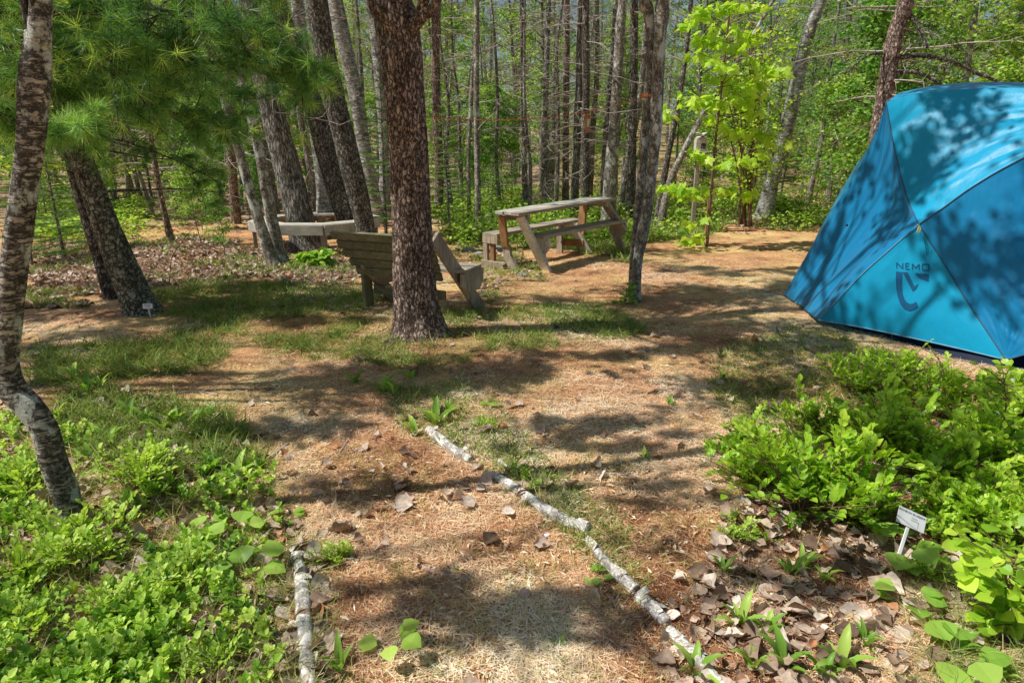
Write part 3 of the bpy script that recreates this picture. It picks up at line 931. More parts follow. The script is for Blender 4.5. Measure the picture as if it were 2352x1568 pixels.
# ---- trunks named one by one: (base..top px rows), Y, bark, sides, label
HERO = [
    ([(705, 575, 84), (694, 520, 76), (672, 430, 74), (650, 350, 70), (628, 270, 66), (606, 180, 60), (585, 80, 54), (566, -20, 50)], 10.5, 'bark_grey', 'broad grey-barked trunk leaning left out of the ring bench', 'maple_tree', 1),
    ([(822, 560, 72), (806, 520, 62), (778, 440, 62), (752, 350, 62), (728, 270, 56), (700, 190, 52), (668, 90, 48), (636, -20, 44)], 10.7, 'bark_dark', 'dark blackish trunk leaning left behind the right corner of the ring bench', 'birch_tree', 2),
    ([(846, 575, 62), (838, 520, 52), (818, 430, 58), (796, 340, 60), (774, 250, 58), (752, 150, 60), (736, 60, 62), (724, -30, 60)], 9.9, 'bark_dark', 'dark trunk with horizontal ridges rising behind the back of the slatted bench', 'birch_tree', 3),
    ([(756, 540, 52), (748, 500, 46), (742, 420, 40), (730, 330, 36), (712, 230, 34), (694, 120, 34), (680, -20, 32)], 11.6, 'bark_birch_far', 'pale half-hidden trunk between the two dark leaning trunks', 'birch_tree', 4),
    ([(632, 600, 34), (612, 560, 30), (590, 490, 28), (566, 410, 26), (545, 330, 25), (520, 250, 22), (500, 170, 20), (480, 80, 18), (462, -20, 16)], 8.9, 'bark_lichen', 'slim lichen-grey trunk leaning left in front of the ring bench', 'aspen_tree', 5),
    ([(646, 596, 40), (636, 560, 34), (622, 490, 30), (605, 400, 28), (588, 310, 26), (566, 230, 24), (548, 150, 22), (530, 60, 20), (515, -20, 18)], 9.1, 'bark_lichen', 'slim smooth trunk crossing the left corner of the ring bench', 'aspen_tree', 6),
    ([(872, 530, 34), (862, 470, 32), (846, 390, 32), (832, 310, 30), (820, 230, 32), (802, 150, 34), (784, 70, 36), (766, -20, 34)], 13.5, 'bark_birch_far', 'whitish trunk bending left just left of the scaly middle tree', 'birch_tree', 7),
    ([(886, 530, 26), (884, 460, 26), (884, 360, 26), (880, 260, 27), (872, 160, 30), (862, 60, 28), (852, -20, 28)], 14.5, 'bark_birch_far', 'straight pale trunk partly hidden by the scaly middle tree', 'birch_tree', 8),
    ([(730, 510, 14), (714, 400, 14), (692, 280, 14), (670, 140, 13), (650, -20, 12)], 15, 'bark_far', 'thin brown trunk seen between the broad grey trunk and the dark leaning trunks', 'pine_tree', 9),
    ([(1008, 520, 22), (1008, 400, 21), (1004, 280, 21), (1000, 140, 20), (1000, -20, 18)], 15, 'bark_red', 'reddish pine trunk just right of the scaly middle tree', 'pine_tree', 10),
    ([(1078, 500, 9), (1076, 380, 9), (1082, 240, 9), (1090, 100, 8), (1096, -20, 8)], 14.2, 'bark_lichen', 'very thin crooked sapling trunk left of the straight lichen-grey trunk', 'aspen_tree', 11),
    ([(1097, 520, 16), (1097, 430, 14), (1095, 300, 13), (1094, 150, 13), (1093, -20, 12)], 13.8, 'bark_lichen', 'thin straight lichen-grey trunk standing left of the picnic table', 'aspen_tree', 12),
    ([(1209, 500, 15), (1206, 420, 14), (1204, 330, 12), (1202, 200, 11), (1199, 60, 10), (1198, -20, 10)], 16, 'bark_grey', 'thin dark grey trunk over the left end of the picnic table', 'pine_tree', 13),
    ([(1256, 490, 15), (1254, 400, 14), (1252, 300, 13), (1256, 150, 12), (1262, -20, 11)], 17, 'bark_grey', 'thin dark trunk with dead twigs above the middle of the table top', 'pine_tree', 14),
    ([(1299, 500, 17), (1299, 420, 16), (1300, 300, 15), (1301, 160, 14), (1303, -20, 13)], 15.5, 'bark_red', 'brown pine trunk left of the close dark pair above the table', 'pine_tree', 15),
    ([(1320, 515, 22), (1320, 440, 19), (1324, 330, 18), (1330, 200, 17), (1332, 90, 17), (1334, -20, 16)], 14.2, 'bark_grey', 'left trunk of the close dark pair behind the hanging feeder', 'pine_tree', 16),
    ([(1345, 515, 19), (1343, 440, 18), (1344, 330, 18), (1346, 200, 17), (1345, 90, 17), (1344, -20, 16)], 14.0, 'bark_dark', 'right trunk of the close dark pair behind the hanging feeder', 'pine_tree', 17),
    ([(1384, 500, 14), (1386, 420, 13), (1392, 300, 12), (1404, 160, 11), (1416, -20, 10)], 15.5, 'bark_grey', 'thin dark trunk touching the left side of the pale blue-grey trunk', 'pine_tree', 18),
    ([(1397, 515, 36), (1400, 440, 31), (1407, 350, 29), (1413, 260, 26), (1420, 150, 24), (1426, 50, 22), (1432, -20, 21)], 13.8, 'bark_lichen', 'pale blue-grey trunk rising above the right end of the table', 'aspen_tree', 19),
    ([(1424, 500, 17), (1432, 430, 15), (1446, 350, 14), (1466, 250, 14), (1478, 150, 13), (1490, -20, 12)], 15, 'bark_lichen', 'slender trunk leaning right between the blue-grey trunk and a dark one', 'aspen_tree', 20),
    ([(1447, 520, 24), (1449, 440, 23), (1452, 330, 20), (1455, 200, 19), (1457, 80, 18), (1458, -20, 18)], 14.6, 'bark_dark', 'straight dark trunk left of the twin-stemmed tree', 'pine_tree', 21),
    ([(1508, 500, 18), (1520, 440, 16), (1534, 360, 14), (1550, 280, 13), (1566, 190, 12), (1580, 80, 11), (1590, -20, 10)], 13, 'bark_dark', 'thin dark trunk leaning right behind the twin-stemmed tree', 'aspen_tree', 22),
    ([(1516, 480, 19), (1536, 430, 17), (1560, 370, 15), (1590, 310, 14), (1622, 250, 12), (1660, 190, 10), (1700, 130, 8)], 12.6, 'bark_lichen', 'strongly slanting lichen-spotted trunk behind the maple leaves', 'aspen_tree', 23),
    ([(1748, 515, 44), (1757, 480, 38), (1772, 420, 35), (1792, 350, 33), (1808, 290, 32), (1826, 210, 31), (1846, 120, 28), (1866, 50, 26), (1892, -20, 24)], 14.6, 'bark_birch_far', 'white birch leaning right between the saplings and the tent', 'birch_tree', 24),
    ([(1990, 620, 44), (2002, 480, 42), (2016, 330, 40), (2030, 230, 38), (2046, 130, 38), (2062, 60, 36), (2082, -20, 36)], 9.2, 'bark_red', 'reddish pine trunk leaning right behind the peak of the tent', 'pine_tree', 25),
    ([(546, 545, 24), (540, 480, 22), (534, 400, 21), (528, 300, 20), (524, 180, 18), (520, -20, 16)], 13.5, 'bark_red', 'reddish trunk left of the lichen-grey pair at the ring bench', 'pine_tree', 26),
    ([(397, 572, 18), (388, 530, 15), (374, 470, 12), (360, 400, 12), (344, 300, 11), (330, 160, 10)], 11.2, 'bark_red', 'short reddish leaning trunk in the leaf litter behind the boughs', 'pine_tree', 27),
]
for k, (ctrl, Y, bark, label, nm, sd) in enumerate(HERO):
    wmax = max(c_[2] for c_ in ctrl)
    if k < 6: ctrl = [(a_, b2_, c2_ * .84) for a_, b2_, c2_ in ctrl]
    base = P(ctrl[0][0], ctrl[0][1], Y)
    gz = float(terrain(base[0], base[1]))
    ctrl2 = list(ctrl)
    rows = px_path(ctrl2, Y)
    rows[0, 2] = min(rows[0, 2], gz - .05)
    ht = random.uniform(8.5, 11.5)
    rows = extend_up(rows, ht, .02, .12, sd)
    root = tree_thing(nm, (base[0], base[1], gz), label)
    n_, s_ = (200, 44) if wmax > 40 else (90, 20)
    rf = relief_scaly(.007, 18, 5, sd) if bark in ('bark_grey', 'bark_dark', 'bark_red') and wmax > 30 else relief_ring(.004, sd)
    mb, pth = trunk_mesh(rows, n_, s_, rf, .3)
    mdb = MB()
    if nm == 'pine_tree':
        dead_branches(mdb, pth, .8, min(ht, 6), 44, .35, 1.5, .008 + wmax * .0001, sd, twigs=7)
    else:
        dead_branches(mdb, pth, 1.6, min(ht, 6), 10, .3, 1.3, .009, sd, .3)
    put(mb, 'trunk', M[bark], root, True); put(mdb, 'dead_branches', M['twig'], root)
    mb = MB()
    for q in range(4 if wmax > 40 else 2):
        a = random.random() * 2 * PI; rr_ = random.uniform(.2, 1.3); zz = random.uniform(ht * .7, ht)
        kk_ = int(np.argmin(np.abs(pth[:, 2] - zz)))
        c = pth[kk_, :3] + [math.cos(a) * rr_, math.sin(a) * rr_, 0]
        clump(mb, c, .4, .4, .3, .7, .10, cl=.28)
    put(mb, 'crown', M['needle_far' if nm == 'pine_tree' else 'leaf_far'], root)

# long dark boughs of the pine behind the tent
root = bpy.data.objects.get('pine_tree.%03d' % 0)
mb = MB()
for ctrl in ([(2050, 135, 13), (2110, 128, 11), (2180, 140, 9), (2250, 170, 8), (2330, 205, 6)], [(2040, 175, 11), (2090, 165, 9), (2140, 180, 8), (2180, 210, 5)], [(2075, 20, 10), (2110, 60, 8), (2130, 110, 6)], [(2035, 120, 7), (1990, 130, 5), (1940, 170, 4)]):
    rr = px_path(ctrl, 9.2, 8.9)
    c = smooth_path(rr, 30); tube(mb, c[:, :3] + RNG.normal(0, .004, (30, 3)), c[:, 3], 7, .5, cap=False)
    for q in range(16):
        s_ = c[random.randint(4, 29), :3]; dd = nrm(np.array([random.gauss(.3, .6), random.gauss(0, .6), random.gauss(-.1, .6)])) * random.uniform(.15, .6)
        tube(mb, [s_, s_ + dd * .5 + [0, 0, .02], s_ + dd], [.006, .004, .002], 3, .4, cap=False)
tent_pine = [o for o in scene.objects if o.get('label', '').startswith('reddish pine trunk leaning right behind')][0]
put(mb, 'bough', M['bark_dark'], tent_pine, True)

# ---- twin-stemmed tree in front of the path
root = tree_thing('maple_tree', G(1456, 683), 'twin-stemmed smooth grey tree standing between the picnic table and the tent')
for ctrl, Ya, Yb, sd in (([(1453, 700, 32), (1454, 670, 23), (1455, 620, 20), (1459, 560, 20), (1465, 490, 19), (1471, 420, 20), (1478, 340, 20), (1485, 260, 21), (1493, 170, 21), (1494, 80, 20), (1488, 20, 26), (1480, -30, 26)], 6.95, 6.9, 1),
                         ([(1461, 695, 24), (1461, 660, 22), (1465, 600, 22), (1475, 540, 28), (1488, 470, 25), (1498, 390, 24), (1506, 300, 26), (1510, 200, 28), (1515, 100, 28), (1523, 30, 30), (1530, -30, 30)], 6.82, 6.8, 2)):
    rows = px_path(ctrl, Ya, Yb); rows = extend_up(rows, 6.5, .02, .1, sd)
    mb, pth = trunk_mesh(rows, 230, 40, relief_ring(.004, sd + 20), .25)
    put(mb, 'trunk', M['bark_lichen'], root, True)
mb = MB(); ms = MB()
for q in range(5):
    a = random.random() * 2 * PI; rr_ = random.uniform(.4, 1.2)
    c = pth[-1, :3] * [1, 1, 0] + [math.cos(a) * rr_, math.sin(a) * rr_, random.uniform(4.2, 6.6)]
    reach(ms, pth[-random.randint(1, 70), :3], c, .02, .005, q); clump(mb, c, .35, .35, .25, .7, .08, cl=.25)
put(mb, 'crown', M['leaf_far'], root); put(ms, 'branch', M['bark_grey'], root, True)

# ------------------------------------------------------------------ white pine boughs, upper left
root = tree_thing('white_pine', (-6.4, 3.6, float(terrain(-6.4, 3.6))), 'white pine reaching long soft green boughs over the upper left of the clearing')
mt = MB(); path = np.array([[-6.4, 3.6, -.1], [-6.3, 3.6, 1.5], [-6.35, 3.7, 3.5], [-6.2, 3.8, 5], [-6.2, 3.8, 6.6]])
c = smooth_path(np.hstack([path, np.array([[.2], [.17], [.14], [.09], [.03]])]), 60); tube(mt, c[:, :3], c[:, 3], 20, .5, relief_scaly(.008, 16, 5, 4))
put(mt, 'trunk', M['bark_dark'], root, True)
tuftP, tuftD, tuftT = [], [], []
mw = MB()
def bough(ctrl, Y0, Y1, n_side, spread, droop=.0, bright=.0, start=None, r0=.02):
    rows = px_path([(a, b_, 1) for a, b_ in ctrl], Y0, Y1)[:, :3]
    if start is not None: rows = np.vstack([np.asarray(start), rows])
    c = smooth_path(rows, 60)
    tube(mw, c + RNG.normal(0, .004, c.shape), np.linspace(r0, .004, 60), 6, .5, cap=False)
    for q in range(n_side):
        f = (q + random.random()) / n_side
        k = int(12 + f * 47); p = c[k]
        tg = nrm(c[min(k + 1, 59)] - c[k - 1])
        sd = nrm(np.array([random.gauss(0, 1), random.gauss(0, 1), random.gauss(0, .55)]) + tg * .7)
        L = spread * random.uniform(.35, 1.0) * (1.05 - .5 * f)
        mid = p + sd * L * .5 + [0, 0, .03]; end = p + sd * L + [0, 0, -droop * L]
        tw = smooth_path([p, mid, end], 7)
        tube(mw, tw, np.linspace(.006, .002, 7), 3, .4, cap=False)
        for j in range(2, 7):
            if random.random() < .75:
                tuftP.append(tw[j] + RNG.normal(0, .012, 3)); tuftD.append(nrm(tw[j] - tw[j - 1] + RNG.normal(0, .02, 3))); tuftT.append(random.uniform(.1, .6) + bright)
        for s2 in range(3):
            j = random.randint(2, 5); dd = nrm(nrm(end - p) + np.array([random.gauss(0, .8), random.gauss(0, .8), random.gauss(0, .45)])) * L * random.uniform(.2, .45)
            tube(mw, [tw[j], tw[j] + dd * .5 + [0, 0, .01], tw[j] + dd], [.003, .0025, .0015], 3, .4, cap=False)
            tuftP.append(tw[j] + dd); tuftD.append(nrm(dd)); tuftT.append(random.uniform(.1, .7) + bright)
            if random.random() < .5: tuftP.append(tw[j] + dd * .55); tuftD.append(nrm(dd)); tuftT.append(random.uniform(.1, .6) + bright)
S0 = [-6.3, 3.65, 2.4]; S1 = [-6.3, 3.7, 3.0]; S2 = [-6.3, 3.6, 3.6]
bough([(-300, 120), (0, 110), (180, 120), (340, 130), (500, 145), (640, 160), (735, 185)], 3.9, 4.3, 62, .7, .1, .06, S1, .03)
bough([(-300, 10), (-50, 20), (150, 30), (330, 20), (480, 40), (600, 70)], 3.7, 4.2, 62, .75, .1, 0, S1, .03)
bough([(-300, -90), (0, -60), (250, -50), (450, -60), (620, -40)], 4.0, 4.4, 60, .8, .1, 0, S2, .03)
bough([(-320, 240), (-60, 215), (120, 220), (280, 235), (420, 265), (540, 300)], 4.0, 4.4, 52, .6, .15, 0, S0, .025)
bough([(-320, 330), (0, 290), (150, 300), (300, 330), (430, 380), (520, 430)], 6.2, 6.6, 34, .6, .2, -.06, S0, .02)
bough([(-300, 200), (-100, 230), (20, 270), (130, 300), (215, 290)], 3.3, 3.4, 26, .32, .1, .2, S0, .015)
bough([(-300, 70), (0, 60), (200, 90), (330, 180), (440, 150)], 6.0, 6.6, 54, .8, .1, -.08, S1, .02)
bough([(-300, 100), (60, 150), (240, 200), (420, 210), (600, 230)], 6.2, 6.8, 50, .8, .15, -.1, S1, .02)
0 and bough([(-300, -160), (0, -120), (250, -110), (500, -130)], 3.9, 4.3, 46, .9, .1, 0, S2, .03)
for q in range(3):   # higher boughs, above the frame: they keep the lower ones in shade
    z = 4.0 + q * .55; a = random.uniform(1.2, 2.6)
    L = random.uniform(1.2, 2.0)
    s_ = np.array([-6.3, 3.7, z]); e_ = s_ + np.array([math.cos(a) * L, math.sin(a) * L, random.uniform(.1, .6)])
    c = smooth_path([s_, (s_ + e_) / 2 + [0, 0, .15], e_], 20); tube(mw, c, np.linspace(.035, .006, 20), 6, .5, cap=False)
    for j in range(150):
        k = random.randint(4, 19); p = c[k] + RNG.normal(0, .38, 3) * [1, 1, .35]
        tuftP.append(p); tuftD.append(nrm(RNG.normal(0, 1, 3) + [.4, 0, .2])); tuftT.append(random.uniform(.1, .6))
tuftP = np.array(tuftP); tuftD = np.array(tuftD); tuftT = np.array(tuftT) * .8; tuftT[RNG.random(len(tuftT)) < .14] = .95  # a random few tufts tinted pale to read as sunlit
NK = 36
n = len(tuftP) * NK
Pn = np.repeat(tuftP, NK, 0) - np.repeat(tuftD, NK, 0) * (RNG.random((n, 1)) * .05)
Dn = nrm(np.repeat(tuftD, NK, 0) * RNG.uniform(.1, 1.1, (n, 1)) + rand_dirs(n) * .9 + [0, 0, -.12])
mb = MB()
scatter(mb, NEEDLE, Pn, Dn, rand_dirs(n), RNG.uniform(.06, .115, n), .0029, np.clip(np.repeat(tuftT, NK) + RNG.normal(0, .1, n), 0, 1))
put(mb, 'foliage', M['needle_pine'], root)
put(mw, 'branch', M['bark_dark'], root, True)
print('tufts', len(tuftP))

# ------------------------------------------------------------------ unseen trees added left of the frame, crowns shaped to shade the clearing
SHADE = [  # pixel of the shadow centre, half sizes in metres, height of the clump, leaf cover
    (500, 735, .8, .25, 6.3, 1.5), (740, 738, .7, .22, 6.4, 1.5), (340, 690, .8, .35, 6.2, 1.4), (600, 660, 1.0, .3, 6.8, 1.2),
    (620, 695, 1.25, .45, 6.5, 1.7), (420, 715, .8, .4, 6.0, 1.4), (850, 690, .7, .4, 6.5, 1.4), (230, 765, .8, .22, 5.6, 1.2), (130, 720, .7, .4, 6.0, 1.2),
    (1330, 815, .75, .13, 6.2, 1.5), (1620, 800, .8, .17, 6.4, 1.5), (1850, 790, .6, .2, 6.0, 1.3), (1220, 760, .45, .08, 6.2, 1.1), (1560, 735, .7, .06, 6.6, .9), (1700, 665, .7, .10, 6.8, .8),
    (1330, 985, .26, .11, 5.4, 1.1), (1440, 1035, .2, .10, 5.2, 1.0), (1500, 950, .14, .12, 5.3, .8),
    (1130, 1400, .2, .08, 4.8, 1.2), (1240, 1425, .14, .06, 4.7, 1.1), (1080, 1470, .14, .05, 4.6, .9), (1480, 1240, .2, .04, 5, .9),
    (740, 1100, .16, .06, 4.9, .8), (690, 1010, .2, .06, 5, .8), (1760, 950, .28, .14, 5.6, .9),
    (2150, 1090, .3, .14, 5.6, 1.1), (2080, 1320, .26, .09, 5.2, 1.2), (2250, 1190, .25, .08, 5.4, .8), 
]
TALL = [((-9.2, 6.8), 'tall unseen tree added beyond the left edge to shade the bench and the grass', 8.0), ((-8.3, 4.4), 'tall unseen tree added beyond the left edge to shade the middle of the path', 8.0),
        ((-7.6, .7), 'tall unseen tree added outside the left edge for its shade, nearest the viewer', 7.5)]
tall = []
for (xy, lab, hh), sd in zip(TALL, (1, 2, 3)):
    r_ = tree_thing('aspen_tree', (*xy, float(terrain(*xy))), lab)
    rows = np.array([[xy[0], xy[1], -.1, .17], [xy[0] + .1, xy[1], hh * .35, .13], [xy[0] + .05, xy[1] + .1, hh * .7, .09], [xy[0] + .2, xy[1], hh, .03]])
    mb, pth = trunk_mesh(rows, 80, 20, relief_ring(.005, sd), .3)
    put(mb, 'trunk', M['bark_lichen'], r_, True)
    tall.append([r_, pth, MB(), MB()])
for (px, py, rx, ry, h, lai) in SHADE:
    g_ = G(px, py); c = above(g_, h)
    k = int(np.argmin([abs(t[1][0, 1] - c[1]) for t in tall])); r_, pth, ml, mbr = tall[k]
    # half sizes given on the ground along x and y
    clump(ml, c, rx, ry * 1.0, .25, lai * 1.9, .07, cl=min(.2, max(.06, min(rx, ry) * .7)))
    reach(mbr, pth[int(np.argmin(np.abs(pth[:, 2] - (h - .8)))), :3], c, .016, .005, px)
def dapple(px, py, ex, ey, n, h, size=.09):  # small unseen clumps and twigs added to cast broken shade
    g0 = G(px, py)
    for q in range(n):
        a = random.random() * 2 * PI; f = random.random() ** .5
        g_ = g0 + [math.cos(a) * f * ex, math.sin(a) * f * ey, 0]; c = above(g_, h + random.uniform(-.5, .5))
        r_ = size * random.uniform(.5, 1.4)
        clump(ml_, c, r_ * random.uniform(1, 2), r_ * .7, .1, 2.6, .055, cl=r_ * .6)
        dd = np.array([random.gauss(0, 1), random.gauss(0, .6), random.gauss(0, .3)]) * .32
        tube(mbr_, [c - dd, c + RNG.normal(0, .02, 3), c + dd], [.014, .010, .004], 5, .5, cap=False)
for (px, py, ex, ey, n, h, sz_) in [(1350, 1000, .5, .26, 17, 5.2, .085), (1420, 1140, .5, .14, 9, 5.0, .06), (1190, 1420, .42, .13, 17, 4.7, .065), (1750, 900, .35, .28, 13, 5.6, .1), (1500, 760, 1.1, .22, 20, 6.2, .12), (1700, 625, 1.1, .4, 16, 6.6, .12),
                                    (650, 1010, .4, .12, 7, 5, .07), (820, 1130, .35, .12, 7, 4.9, .06), (2150, 1080, .5, .3, 13, 5.4, .09), (1230, 690, .6, .22, 9, 6.5, .1),
                                    (1900, 1340, .4, .1, 8, 5, .07), (950, 1350, .3, .06, 4, 4.7, .05), (1100, 850, .5, .12, 6, 5.6, .08)]:
    g_ = G(px, py); k = int(np.argmin([abs(t[1][0, 1] - above(g_, h)[1]) for t in tall])); ml_, mbr_ = tall[k][2], tall[k][3]
    dapple(px, py, ex, ey, n, h, sz_)
    reach(mbr_, tall[k][1][int(np.argmin(np.abs(tall[k][1][:, 2] - (h - .8)))), :3], above(g_, h), .014, .005, px)
# over the tent: loose cover for soft dapples
for q in range(19):
    t_ = np.array([random.uniform(2.6, 5.6), random.uniform(4.4, 7.0), random.uniform(.3, 2.2)])
    c = above(t_, random.uniform(6, 7.5))
    clump(tall[0][2], c, .34, .28, .2, 1.5, .08, cl=.2)
    if q % 3 == 0: reach(tall[0][3], tall[0][1][60, :3], c, .03, .006, q)
for r_, pth, ml, mbr in tall:
    put(ml, 'crown', M['leaf_far'], r_); put(mbr, 'branch', M['bark_grey'], r_, True)  # these crowns hold only the clumps added for their shadows

# ------------------------------------------------------------------ background forest: a few kinds, copied
def variant_decid(name, bark, h, r, nb, leaves, lsize, z0, seed, mat='leaf_far', spread=1.6, lean=.25):
    rd = random.Random(seed)
    root = bpy.data.objects.new(name, None); COL.objects.link(root)
    lx, ly = rd.uniform(-lean, lean), rd.uniform(-lean, lean)
    rows = np.array([[lx * (k / 5) ** 1.3 * 2 + rd.gauss(0, .06) * (k > 0), ly * (k / 5) * 2 + rd.gauss(0, .06) * (k > 0), h * k / 5 - (.1 if k == 0 else 0), r * (1 - .78 * k / 5)] for k in range(6)])
    mt, pth = trunk_mesh(rows, 50, 12, relief_ring(r * .06, seed), .3)
    ml = MB()
    per = leaves // nb
    for q in range(nb):
        f = rd.random() ** .8; z = z0 + (h - z0) * f
        k = int(np.argmin(np.abs(pth[:, 2] - z))); p = pth[k, :3]
        a = rd.random() * 2 * PI; L = spread * (1.15 - f * .7) * rd.uniform(.4, 1)
        d = np.array([math.cos(a), math.sin(a), rd.uniform(.1, .7)])
        pts = smooth_path([p, p + d * L * .5 + [0, 0, .05], p + d * L + [0, 0, -.08 * L]], 9)
        tube(mt, pts, np.linspace(r * .22, .004, 9), 4, .4, cap=False)
        for s2 in range(4):
            j = rd.randint(3, 7); dd = nrm(d + np.array([rd.gauss(0, .8), rd.gauss(0, .8), rd.gauss(0, .35)])) * L * rd.uniform(.25, .5)
            tube(mt, [pts[j], pts[j] + dd * .5, pts[j] + dd], [.007, .005, .003], 3, .4, cap=False)
            m_ = per // 5
            t = RNG.random(m_)[:, None]
            pp = pts[j] + dd * t + RNG.normal(0, .09, (m_, 3)) * [1, 1, .5]
            s = lsize * RNG.uniform(.6, 1.2, m_); tt = rd.uniform(.1, .8)
            scatter(ml, DIAMOND, pp, rand_dirs(m_, -.6, .4), rand_dirs(m_, .2, 1), s, s * .75, np.clip(tt + RNG.normal(0, .15, m_), 0, 1))
        m_ = per - 4 * (per // 5)
        pp = pts[-1] + RNG.normal(0, .13, (m_, 3)) * [1, 1, .5]; s = lsize * RNG.uniform(.6, 1.2, m_)
        scatter(ml, DIAMOND, pp, rand_dirs(m_, -.6, .4), rand_dirs(m_, .2, 1), s, s * .75, np.clip(rd.uniform(.2, .9) + RNG.normal(0, .15, m_), 0, 1))
    mt.build('trunk', M[bark], root, smooth=True); ml.build('crown', M[mat], root)
    return root


def variant_pine(name, bark, h, r, nb, z0, seed, dead=40, mat='needle_far', nsize=.13, live=True, per=55):
    rd = random.Random(seed)
    root = bpy.data.objects.new(name, None); COL.objects.link(root)
    rows = np.array([[rd.gauss(0, .08) * (k > 0), rd.gauss(0, .08) * (k > 0), h * k / 5 - (.1 if k == 0 else 0), r * (1 - .8 * k / 5)] for k in range(6)])
    mt, pth = trunk_mesh(rows, 50, 12, relief_ring(r * .06, seed), .3)
    mt.build('trunk', M[bark], root, smooth=True)
    md = MB(); dead_branches(md, pth, .6, h * .8, dead, .4, 1.5, .011, seed, twigs=7)
    md.build('dead_branches', M['twig'], root)
    if live:
        ml = MB()
        for q in range(nb):
            f = rd.random(); z = z0 + (h - z0) * f; k = int(np.argmin(np.abs(pth[:, 2] - z))); p = pth[k, :3]
            a = rd.random() * 2 * PI; L = (1.9 - 1.2 * f) * rd.uniform(.5, 1)
            for j in range(7):
                c = p + np.array([math.cos(a), math.sin(a), .12]) * L * (j + 2) / 8 + RNG.normal(0, .09, 3)
                d = nrm(rand_dirs(per // 7 + 1) + [0, 0, .3])
                s = nsize * RNG.uniform(.6, 1.2, len(d))
                scatter(ml, NEEDLE, c + RNG.normal(0, .05, (len(d), 3)), d, rand_dirs(len(d)), s, nsize * .11, np.clip(rd.uniform(.1, .7) + RNG.normal(0, .15, len(d)), 0, 1))
        ml.build('crown', M[mat], root)
    return root


def fir_mesh(mt, ml, base, h, r, seed, size=1.0, dens=1.0):
    rd = random.Random(seed)
    tube(mt, [base, base + [0, 0, h * .5], base + [0, 0, h]], [.03 * size, .018 * size, .004], 6, .4, cap=False)
    z = h * .06
    while z < h * .98:
        z_ = z
        f = z / h; L0 = r * (1 - f) ** .8 + .04
        nb = rd.randint(4, 6); a0 = rd.random() * 6
        for q in range(nb):
            z = z_ + rd.uniform(-.06, .06) * h * (1 - f); f = max(0, z / h)
            a = a0 + q * 2 * PI / nb + rd.gauss(0, .2); L = L0 * rd.uniform(.45, 1.15)
            d = np.array([math.cos(a), math.sin(a), rd.uniform(-.05, .3) + .3 * f]); sd = np.array([-math.sin(a), math.cos(a), 0])
            p0 = base + [0, 0, z]
            p1 = p0 + d * L + [0, 0, -.12 * L]
            tube(mt, [p0, (p0 + p1) / 2 + [0, 0, .02], p1], [.007 * size, .005 * size, .002], 3, .4, cap=False)
            tws = [(p0 + (p1 - p0) * .25, p1)]
            nt_ = max(2, int(L / .07))
            for k in range(nt_):
                t = .25 + .7 * k / nt_; s_ = p0 + (p1 - p0) * t
                for sg in (-1, 1):
                    e = s_ + (nrm(d) * .6 + sd * sg * .8) * L * (1.05 - t) * .55 + [0, 0, -.02]
                    tws.append((s_, e))
            for s_, e in tws:
                Lt = np.linalg.norm(e - s_); m_ = max(4, int(Lt / .012 * dens))
                t = RNG.random(m_)[:, None]; dd = nrm(e - s_)
                dirs = dd * .6 + rand_dirs(m_, -.2, .5) * .8
                s = .035 * RNG.uniform(.7, 1.2, m_) * size
                scatter(ml, NEEDLE, s_ + (e - s_) * t, dirs, rand_dirs(m_, .3, 1), s, s * .22, np.clip(.25 + .5 * t[:, 0] * rd.random() + f * .2 + RNG.normal(0, .1, m_), 0, 1))
        z = z_ + h * .05 + .02


def variant_fir(name, h, r, seed, dens=1.0):
    root = bpy.data.objects.new(name, None); COL.objects.link(root)
    mt, ml = MB(), MB(); fir_mesh(mt, ml, np.zeros(3), h, r, seed, 1.2, dens)
    mt.build('trunk', M['bark_far'], root); ml.build('foliage', M['fir'], root)
    return root


VAR = {
    'da': [variant_decid('maple_tree', 'bark_lichen', 9, .085, 60, 4200, .10, 1.3, s) for s in (1, 2)],
    'db': [variant_decid('aspen_tree', 'bark_far', 11, .10, 64, 4300, .10, 2.6, s, 'leaf_far', 1.9) for s in (3, 4)],
    'do': [variant_decid('oak_tree', 'bark_grey', 10, .11, 64, 4600, .09, 1.6, s, 'leaf_dry', 2.0) for s in (5,)],
    'bi': [variant_decid('birch_tree', 'bark_birch_far', 10, .085, 40, 2800, .09, 3.2, s, 'leaf_far', 1.3) for s in (6, 7)],
    'pa': [variant_pine('pine_tree', 'bark_far', 12, .12, 105, 2.0, s, 55) for s in (8, 9, 18)],
    'pr': [variant_pine('red_pine', 'bark_red', 12, .13, 120, 3.2, s, 70) for s in (10,)],
    'pd': [variant_pine('dead_pine', 'bark_far', 9, .08, 0, 3, s, 70, live=False) for s in (11,)],
    'sh': [variant_decid('sapling', 'bark_far', 3.2, .02, 45, 3600, .075, .3, s, 'leaf_far', .9, .2) for s in (12, 13, 14)],
    'fi': [variant_fir('fir_tree', 3.2, .95, s) for s in (15, 16)],
}
LABELS = {
    'da': 'leafy maple crowded among other trunks in the forest behind the clearing', 'db': 'grey-stemmed aspen with airy leaves in the forest behind the clearing',
    'do': 'olive-leaved oak in the thick of the forest behind the clearing', 'bi': 'pale-stemmed birch in the forest behind the clearing',
    'pa': 'grey-barked pine with dark needles in the forest behind the clearing', 'pr': 'red-barked pine with bare lower trunk in the forest behind the clearing',
    'pd': 'dead pine with bare bleached twigs in the forest behind the clearing', 'sh': 'young leafy sapling on the forest floor behind the clearing',
    'fi': 'young fir with tiered green branches on the forest floor behind the clearing',
}
CATS = {'sh': 'sapling'}
used = set()
